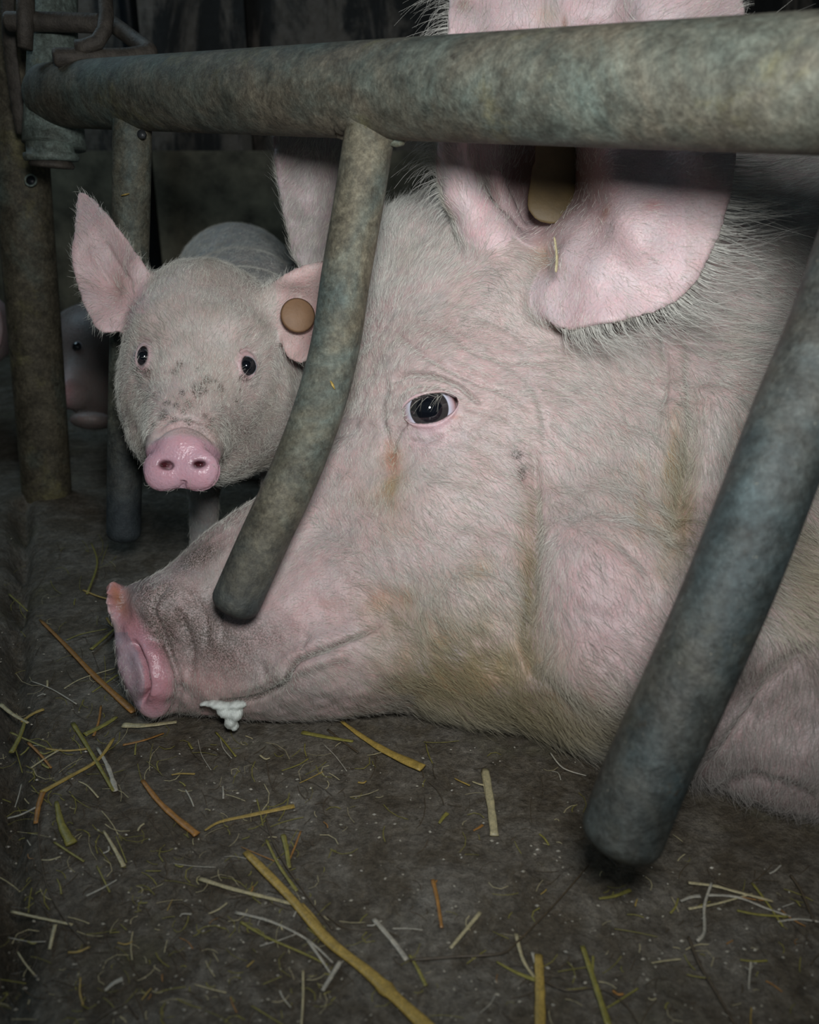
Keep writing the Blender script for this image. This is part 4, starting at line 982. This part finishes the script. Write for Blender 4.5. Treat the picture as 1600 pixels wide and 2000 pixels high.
# ------------------------------------------------------------------ pigs in the dark behind
def simple_pig(name, fn, box, colr, label, eye=None, h=0.004, hair=9000, snout=None):
    v, q = voxel_body(fn, *box, h); v = smooth_mesh(v, q, 1); m_ = mesh_from(v, q); m_ = subsurf(m_, 1)
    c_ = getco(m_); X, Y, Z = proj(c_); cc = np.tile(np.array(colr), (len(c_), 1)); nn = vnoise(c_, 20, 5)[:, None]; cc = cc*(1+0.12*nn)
    if eye:
        for ex, ey, er in eye: cc *= 1-0.6*gs(X, Y, ex, ey, 26, 26)[:, None]
    if snout:
        g_ = gs(X, Y, *snout)[:, None]; cc = cc*(1-.8*g_)+np.array([.6, .38, .4])*.8*g_
    setcol(m_, cc); m_.attributes.new('DirtDark', 'FLOAT', 'POINT').data.foreach_set('value', np.full(len(c_), .35, np.float32))
    m_.attributes.new('Wet', 'FLOAT', 'POINT').data.foreach_set('value', np.zeros(len(c_), np.float32))
    cen = c_.mean(0); r = empty(name, (cen[0], cen[1], 0.0)); tag(r, label, 'pig'); o = link('body', m_, M_pskin); reparent(o, r)
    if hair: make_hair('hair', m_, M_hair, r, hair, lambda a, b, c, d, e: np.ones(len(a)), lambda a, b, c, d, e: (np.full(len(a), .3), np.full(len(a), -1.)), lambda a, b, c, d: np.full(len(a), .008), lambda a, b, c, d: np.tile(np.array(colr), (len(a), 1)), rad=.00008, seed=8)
    if eye:
        for ex, ey, er in eye:
            bv = bvh_of(m_); hp = hit(bv, ex, ey)
            if hp: eyeball(np.array(hp)+FWD*er*0.45, Vector((-FWD).tolist()), er, M_pe, r, .2)
    return r
def p2(X, Y, Z, px, py):
    f = ell(X, Y, Z, 190, 680, 1.30, 78, 80, .07, 0)
    f = smin(f, rcone(X, Y, Z, (180, 710, 1.28), (140, 765, 1.22), .052, .026), .03)
    f = smin(f, ell(X, Y, Z, 133, 768, 1.205, 12, 26, .020, 10), .008)
    f = smin(f, ell(X, Y, Z, 185, 765, 1.28, 52, 55, .05), .03)
    f = smin(f, ell(X, Y, Z, 180, 822, 1.20, 40, 17, .035), .006)
    f = smin(f, ell(X, Y, Z, 175, 618, 1.32, 62, 20, .02, -6), .015)
    f = smin(f, rcone(X, Y, Z, (230, 700, 1.36), (330, 660, 1.55), .085, .10), .04)
    f = smin(f, rcone(X, Y, Z, (330, 660, 1.55), (380, 640, 1.65), .10, .09), .04)
    return f
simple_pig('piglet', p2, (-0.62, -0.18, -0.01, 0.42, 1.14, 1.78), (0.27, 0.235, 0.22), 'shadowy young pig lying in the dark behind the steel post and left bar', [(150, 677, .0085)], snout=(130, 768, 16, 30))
def p3(X, Y, Z, px, py):
    f = ell(X, Y, Z, -60, 640, 1.30, 74, 60, .06, 0)
    f = smin(f, rcone(X, Y, Z, (-60, 640, 1.32), (-200, 640, 1.45), .06, .10), .04)
    f = smin(f, rcone(X, Y, Z, (-200, 640, 1.45), (-330, 660, 1.60), .10, .11), .04)
    f = smin(f, ell(X, Y, Z, -12, 640, 1.27, 20, 50, .006, 0), .01)
    for a_, b_ in (((-150, 690, 1.42), (-150, 830, 1.46)), ((-250, 700, 1.45), (-250, 830, 1.46)), ((-330, 700, 1.6), (-330, 790, 1.62))):
        f = smin(f, rcone(X, Y, Z, a_, b_, .03, .02), .02)
    return f
simple_pig('piglet', p3, (-1.35, -0.60, -0.02, 0.45, 1.18, 1.80), (0.55, 0.44, 0.44), 'sliver of a pink pig showing at the very left edge beyond the post', None, hair=0)

# ------------------------------------------------------------------ straw
print('straw...')
SC = {'y': straw_mat('golden_straw', (0.40, 0.285, 0.075)), 'o': straw_mat('orange_straw', (0.34, 0.17, 0.045)), 'p': straw_mat('pale_straw', (0.46, 0.41, 0.25)), 'g': straw_mat('greenish_straw', (0.24, 0.22, 0.055)),
      'd': straw_mat('dark_stem', (0.085, 0.065, 0.042)), 'w': straw_mat('whitish_chaff', (0.42, 0.40, 0.34))}
def stalk(name, pts, wpx, key, label=None, group=None, flat=0.35, h=None, taper=(1, 1), nodes=()):
    pts = np.asarray(pts, float)
    zc = zfloor(pts[:, 1].mean()); r = wpx*zc/F/2
    hh = (r*flat + 0.0008) if h is None else h
    hs = np.broadcast_to(np.asarray(hh, float), (len(pts),)) if np.isscalar(hh) else np.asarray(hh)
    P3 = np.array([PF(p[0], p[1], k) for p, k in zip(pts, hs)])
    path = cr(P3, 5) if len(P3) > 1 else P3
    n = len(path); t = np.linspace(0, 1, n); rad = r*(taper[0]+(taper[1]-taper[0])*t)
    for nn in nodes: rad = rad*(1+0.35*np.exp(-((t-nn)/0.012)**2))
    rad = rad*(1+0.08*np.sin(t*23+wpx))
    cen = path.mean(0)
    me_ = mesh_from(*sweep(path-cen, rad, 10, flat=flat, up=(0.02, 0.01, 1)))
    o = link(name, me_, SC[key]); o.location = cen
    tag(o, label, 'twig' if key == 'd' else 'straw', group); return o
ST = [
 ('straw', [(1345, 1775), (1400, 1765), (1470, 1745)], 6, 'p', 'thin pale stem crossing under the leaf of the heap at lower right', (1, .6), ()),
 ('straw', [(1400, 1722), (1470, 1752), (1540, 1800)], 5, 'd', 'dark thin stem across the top of the heap at lower right', (1, .8), ()),
 ('straw', [(1330, 1760), (1350, 1752), (1368, 1750)], 9, 'w', 'short whitish piece at the left end of the heap', (.5, 1), ()),
 ('straw', [(1470, 1725), (1500, 1765), (1530, 1810)], 6, 'g', 'olive stem slanting down through the right part of the heap', (1, .7), ()),
 ('straw', [(1520, 1800), (1560, 1795), (1600, 1800)], 6, 'w', 'pale stem reaching right from the heap to the edge of the photo', (.8, .8), ()),
 ('straw', [(60, 1500), (90, 1480), (120, 1462)], 7, 'p', 'pale stem above the bend of the golden straw at left', (.6, .8), ()),
 ('straw', [(20, 1430), (60, 1448), (110, 1468)], 5, 'g', 'thin olive stem running right through the left edge cluster', (1, .6), ()),
 ('straw', [(90, 1462), (130, 1466), (172, 1462)], 7, 'y', 'short level golden straw between the left edge cluster and the olive leaf', (.7, .9), ()),
 ('straw', [(60, 1330), (100, 1345), (150, 1375)], 4, 'w', 'fine whitish stem left of the long orange-brown straw', (.6, .8), ()),
 ('straw', [(130, 1250), (160, 1238), (210, 1228)], 5, 'g', 'fine olive stem above the long orange-brown straw', (.8, .6), ()),
 ('straw', [(125, 1345), (160, 1325), (225, 1305)], 5, 'p', 'pale stem crossing the long orange-brown straw', (.7, .7), ()),
 ('straw', [(240, 1455), (280, 1446), (320, 1432)], 8, 'o', 'flat orange sliver below the broad pale leaf under the snout', (.8, .6), ()),
 ('straw', [(640, 1425), (670, 1448), (700, 1470)], 6, 'd', 'dark thin stem under the thick straw beneath the jaw', (1, .6), ()),
 ('straw', [(858, 1608), (866, 1596), (874, 1588)], 10, 'g', 'small olive chip left of the pale upright straw', (.5, 1), ()),
 ('straw', [(925, 1622), (936, 1616), (943, 1611)], 7, 'o', 'small orange chip at the foot of the pale upright straw', (.5, 1), ()),
 ('straw', [(888, 1520), (900, 1526), (918, 1534)], 4, 'y', 'small yellow splinter left of the top of the pale upright straw', (.5, 1), ()),
 ('straw', [(800, 1865), (815, 1890), (832, 1925)], 9, 'g', 'olive leaf below the grey-white husk leaf at bottom centre', (.6, .9), ()),
 ('straw', [(470, 1800), (520, 1830), (600, 1865), (640, 1885)], 6, 'g', 'olive stem running beneath the whitish frayed stem', (1, .6), ()),
 ('straw', [(600, 1835), (625, 1870), (645, 1900)], 7, 'w', 'grey split stem meeting the pointed husk below the long stalk', (1, .6), ()),
 ('straw', [(480, 1664), (560, 1745), (640, 1835), (715, 1895), (780, 1955), (850, 2020)], 24, 'y', 'longest thick golden straw stalk running to the bottom edge of the photo', (.75, 1.1), (.72,)),
 ('straw', [(590, 1765), (620, 1800), (655, 1850), (690, 1880)], 15, 'y', 'split golden sheath pressed against the middle of the longest stalk', (.5, .4), ()),
 ('straw', [(78, 1210), (130, 1262), (190, 1325), (262, 1390)], 12, 'o', 'long orange-brown straw lying just left of the big snout', (.5, 1.2), ()),
 ('straw', [(222, 1442), (190, 1485), (130, 1520), (80, 1548)], 11, 'y', 'bent golden straw with pale upper tip, left foreground', (.6, 1.1), ()),
 ('straw', [(84, 1546), (75, 1575), (70, 1608)], 12, 'o', 'short orange straw end hanging below the bent golden straw', (1, .7), ()),
 ('straw', [(278, 1524), (310, 1565), (345, 1598), (385, 1630)], 15, 'o', 'rusty orange split straw in the left middle of the floor', (.6, 1), ()),
 ('straw', [(400, 1622), (430, 1605), (490, 1592), (575, 1574)], 11, 'y', 'pale grey and golden straw pointing right from the rusty one', (.4, 1.1), ()),
 ('straw', [(666, 1408), (710, 1440), (760, 1470), (826, 1500)], 20, 'y', 'thick golden straw with cut end beneath the big jaw', (.35, 1.2), ()),
 ('straw', [(590, 1430), (640, 1440), (690, 1448)], 12, 'g', 'flat olive straw beside the thick one beneath the jaw', (1, .6), ()),
 ('straw', [(948, 1502), (958, 1565), (966, 1632)], 16, 'p', 'pale upright flat straw alone on bare concrete right of centre', (1, 1), ()),
 ('straw', [(942, 1506), (950, 1560)], 5, 'p', 'thin split sliver alongside the pale upright straw', (1, .6), ()),
 ('straw', [(240, 1416), (280, 1417), (345, 1410)], 17, 'p', 'broad pale straw leaf right under the snout', (1, .5), ()),
 ('straw', [(142, 1412), (175, 1465), (222, 1545)], 12, 'g', 'olive straw running down under the bent golden straw', (.8, .5), ()),
 ('straw', [(190, 1460), (212, 1500), (226, 1545)], 7, 'w', 'whitish knotted seed stem beside the olive straw', (.8, 1.4), (.5, .8)),
 ('straw', [(165, 1435), (205, 1415), (228, 1400)], 14, 'g', 'short broad olive leaf left below the snout', (1, .6), ()),
 ('straw', [(0, 1375), (25, 1395), (55, 1412)], 12, 'p', 'pale straw entering from the left edge of the floor', (.8, .5), ()),
 ('straw', [(42, 1410), (62, 1395), (85, 1385)], 10, 'y', 'short golden straw crossing the pale one near the left edge', (.6, 1), ()),
 ('straw', [(22, 1470), (38, 1440), (50, 1405)], 11, 'g', 'olive straw leaning in the floor joint at left', (1, .6), ()),
 ('straw', [(55, 1450), (80, 1475), (100, 1500)], 6, 'o', 'thin orange straw below the left edge cluster', (1, .7), ()),
 ('straw', [(110, 1565), (120, 1610), (140, 1648)], 18, 'g', 'broad muddy leaf under the bent golden straw', (.4, 1.2), ()),
 ('straw', [(202, 1622), (222, 1655), (242, 1692)], 9, 'p', 'short pale straw left of the rusty orange one', (.5, 1), ()),
 ('straw', [(22, 1780), (70, 1791), (142, 1806)], 9, 'p', 'thin pale straw forming a T at lower left', (.7, .6), ()),
 ('straw', [(108, 1806), (102, 1830), (97, 1854)], 8, 'p', 'short upright of the pale straw T at lower left', (1, .8), ()),
 ('straw', [(390, 1716), (450, 1735), (510, 1750), (570, 1765)], 12, 'p', 'pale tapering leaf left of the longest stalk', (.8, .6), ()),
 ('straw', [(460, 1782), (530, 1800), (600, 1835), (650, 1880)], 7, 'w', 'whitish frayed stem below the pale tapering leaf', (1, .5), ()),
 ('straw', [(520, 1640), (545, 1690), (580, 1740)], 7, 'g', 'thin olive stem above the longest stalk', (.7, 1), ()),
 ('straw', [(553, 1630), (560, 1660), (565, 1695)], 11, 'g', 'short olive chip upright above the longest stalk', (1, .7), ()),
 ('straw', [(730, 1795), (765, 1835), (795, 1875)], 13, 'w', 'grey-white husk leaf at bottom centre', (.8, .8), ()),
 ('straw', [(845, 1718), (853, 1750), (863, 1812)], 9, 'o', 'thin orange straw at bottom centre right of the husk leaf', (1, .7), ()),
 ('straw', [(938, 1782), (915, 1810), (880, 1852)], 9, 'p', 'pale slanting straw right of the thin orange one', (1, .7), ()),
 ('straw', [(1052, 1865), (1055, 1935), (1055, 2015)], 22, 'y', 'upright golden straw with frayed top at the bottom edge', (.8, 1), ()),
 ('straw', [(1008, 1824), (1022, 1875), (1045, 1910)], 8, 'p', 'curved pale splinter peeling left off the frayed straw', (1, .7), ()),
 ('straw', [(1040, 1860), (1048, 1890), (1055, 1918)], 7, 'w', 'short white splinter at the top of the frayed straw', (1, .7), ()),
 ('straw', [(970, 1878), (1010, 1900), (1058, 1918)], 9, 'g', 'dark olive leaf joining the frayed straw from the left', (.4, 1.2), ()),
 ('straw', [(1138, 1848), (1162, 1920), (1190, 2005)], 13, 'g', 'dull olive straw right of the frayed upright one', (.8, 1), ()),
 ('straw', [(1170, 1755), (1200, 1750), (1232, 1738)], 9, 'g', 'dull straw in the shade under the nearest bar tip', (.6, 1), ()),
 ('straw', [(1345, 1724), (1395, 1730), (1440, 1742), (1510, 1760)], 12, 'p', 'pale leaf on top of the heap at lower right', (.6, .5), ()),
 ('straw', [(1380, 1748), (1440, 1752), (1500, 1775), (1545, 1790)], 7, 'w', 'grey stem running through the heap at lower right', (1, .6), ()),
 ('straw', [(1440, 1778), (1480, 1786), (1540, 1790)], 8, 'g', 'olive straw at the foot of the heap at lower right', (.7, .7), ()),
 ('straw', [(178, 1060), (190, 1100), (170, 1160)], 5, 'g', 'thin green blade standing alone left of the left bar tip', (.5, 1), ()),
 ('straw', [(230, 1318), (205, 1335), (180, 1352)], 6, 'g', 'thin olive stem touching the nose disc', (1, .6), ()),
 ('straw', [(236, 1218), (205, 1245), (178, 1268)], 8, 'g', 'olive straw between the orange straw and the nose top', (.7, 1), ()),
 ('straw', [(630, 1935), (645, 1910), (665, 1878)], 15, 'w', 'grey pointed husk below the longest stalk', (.5, .7), ()),
 ('straw', [(592, 1895), (592, 1950), (588, 2010)], 5, 'p', 'thin upright stem at the bottom edge left of the long stalk', (1, .8), ()),
 ('straw', [(205, 1935), (222, 1920), (240, 1912)], 12, 'w', 'small white husk at lower left', (.5, 1), ()),
 ('twig', [(75, 1600), (78, 1670), (95, 1740), (130, 1800), (175, 1850)], 3.2, 'd', 'thin dark curved stem down the left side of the floor', (1, .8), ()),
 ('twig', [(1150, 1690), (1080, 1770), (1010, 1840), (980, 1862), (900, 1868), (800, 1875)], 5, 'd', 'long dark crooked twig running left from the nearest bar tip', (.7, 1), ()),
 ('twig', [(1345, 1830), (1365, 1880), (1400, 1940), (1440, 2010)], 6, 'd', 'dark twig at the bottom right corner', (1, .8), ()),
 ('twig', [(1390, 1725), (1376, 1770), (1376, 1820), (1362, 1838)], 7, 'w', 'greyish bent stem hanging down from the heap at lower right', (.8, 1), ()),
 ('twig', [(640, 1790), (680, 1815), (740, 1815), (780, 1830)], 3, 'd', 'fine dark root to the right of the longest stalk', (1, .8), ()),
 ('twig', [(180, 2000), (215, 1975), (248, 1962), (270, 1990)], 4, 'd', 'thin looping root at the bottom left', (1, 1), ()),
 ('twig', [(1060, 1915), (1110, 1935), (1170, 1930), (1220, 1960), (1250, 2005)], 4, 'd', 'thin branching root right of the frayed straw', (1, .7), ()),
 ('twig', [(1545, 1710), (1565, 1740), (1590, 1800)], 6, 'd', 'dark twig at the right end of the heap', (1, .8), ()),
 ('twig', [(520, 1600), (540, 1660), (600, 1750), (650, 1815)], 4, 'd', 'fine grey-brown stem crossing above the longest stalk', (1, .8), ()),
 ('twig', [(1075, 1470), (1100, 1500), (1145, 1515)], 3.5, 'w', 'thin pale curved stem on the floor below the big cheek', (1, .6), ()),
]
for nm, pts, wpx, key, lab, tp, nds in ST: stalk(nm, pts, wpx, key, lab, None, taper=tp, nodes=nds, flat=0.32 if nm == 'straw' else 0.9)
# small bits, each its own object
r = np.random.default_rng(21); bits = 0
while bits < 190:
    if r.random() < 0.55: cx, cy = r.uniform(30, 640), r.uniform(1130, 2000)
    else: cx, cy = r.uniform(30, 1600), r.uniform(1450, 2000)
    if (cx > 230 and cy < 1430) or (cx > 1150 and cy < 1560) or (cx > 1350 and cy < 1690): continue
    L = 8+36*r.random()**2; a = r.uniform(0, math.pi)
    key = r.choice(['y', 'g', 'p', 'o', 'd', 'w', 'g', 'd'])
    dx, dy = math.cos(a)*L, math.sin(a)*L*0.75
    b1, b2 = r.normal(0, 2.5, 2)
    names = {'y': 'golden', 'g': 'olive', 'p': 'pale', 'o': 'orange', 'd': 'dark', 'w': 'whitish'}
    o = stalk('straw_bit', [(cx-dx, cy-dy), (cx+b1, cy+b2), (cx+dx, cy+dy)], r.uniform(2.0, 6.0) if key not in 'd' else 2.5, key, None, None, flat=0.4, taper=(r.uniform(.5, 1), r.uniform(.4, 1)))
    tag(o, 'tiny %s bit of chopped straw scattered on the dirty concrete' % names[key], 'straw', '%s bits of chopped straw on the floor' % names[key]); bits += 1
# fine fibres nobody could count
vs, fs, mi = [], [], []
for q in range(1300):
    cx, cy = (r.uniform(0, 650), r.uniform(1060, 2000)) if r.random() < .6 else (r.uniform(0, 1600), r.uniform(1450, 2000))
    if (cx > 230 and cy < 1430) or (cx > 1150 and cy < 1540) or (cx > 1350 and cy < 1690): continue
    L = 6+30*r.random()**2; a = r.uniform(0, 6.28); bnd = r.normal(0, .35)
    p2_ = [(cx+L*t*math.cos(a+bnd*t), cy+.8*L*t*math.sin(a+bnd*t)) for t in (-1, -.4, .3, 1)]
    path = np.array([PF(x, y, .0006) for x, y in p2_]); v, f = sweep(path, r.uniform(.00012, .00034), 4, flat=.5, up=(.02, .01, 1))
    b0 = len(vs); vs += list(v); fs += [tuple(i+b0 for i in ff) for ff in f]; mi += [int(r.choice([0, 0, 0, 0, 1, 1, 2]))]*len(f)
m_ = mesh_from(vs, fs)
for k in 'dgpw': m_.materials.append(SC[k])
m_.polygons.foreach_set('material_index', mi)
o = link('chaff', m_, None, smooth=False); tag(o, 'fine dark and olive straw fibres littering the concrete floor', 'chaff', kind='stuff')
# crumbs nobody could count
vs, fs = [], []
for _ in range(750):
    cx, cy = r.uniform(-20, 1620), 1000+1000*r.random()**0.8
    if (cx > 230 and cy < 1440) or (cx > 1280 and cy < 1690): continue
    p = PF(cx, cy, 0); s_ = r.uniform(.0003, .0010); b0 = len(vs); ang = r.uniform(0, 6.28)
    for k in range(4): 
        t = ang+k*math.pi/2+r.uniform(-.3, .3); vs.append(p+np.array([math.cos(t)*s_*(1.6 if k % 2 else .8), math.sin(t)*s_, 0.0002]))
    vs.append(p+np.array([0, 0, s_*0.8+0.0004]))
    for k in range(4): fs.append((b0+k, b0+(k+1) % 4, b0+4))
o = link('grit', mesh_from(vs, fs), SC['w'], smooth=False); tag(o, 'pale grit and chaff crumbs dusted over the concrete floor', 'grit', kind='stuff')
# sliver caught in the ear
o = link('straw', mesh_from(*sweep(cr([V(1083, 462, .570), V(1088, 500, .568), V(1086, 532, .568)], 5), [.0004]+[.0011]*4+[.0013]*4+[.0013, .0006][:2], 10, flat=.5)), SC['p']); tag(o, 'pale straw sliver caught in the opening of the big ear', 'straw')
for (x, y, dx, dy, zz, lab) in [(775, 103, 12, -7, railz(775)-.0285, 'tiny yellow chip stuck to the gate rail near its middle'), (1090, 105, 10, -7, railz(1090)-.0285, 'tiny yellow chip stuck to the thick right half of the rail'), (245, 380, 8, -2, zl+.003, 'tiny yellow chip stuck to the left hanging bar'), (650, 752, 4, 8, zm-.003, 'tiny yellow flake stuck to the middle bent bar')]:
    o = link('straw_bit', mesh_from(*sweep([V(x-dx, y-dy, zz), V(x, y, zz-.0006), V(x+dx, y+dy, zz)], [.0008, .0014, .0005], 8, flat=.5)), SC['y']); tag(o, lab, 'straw')
print('done')
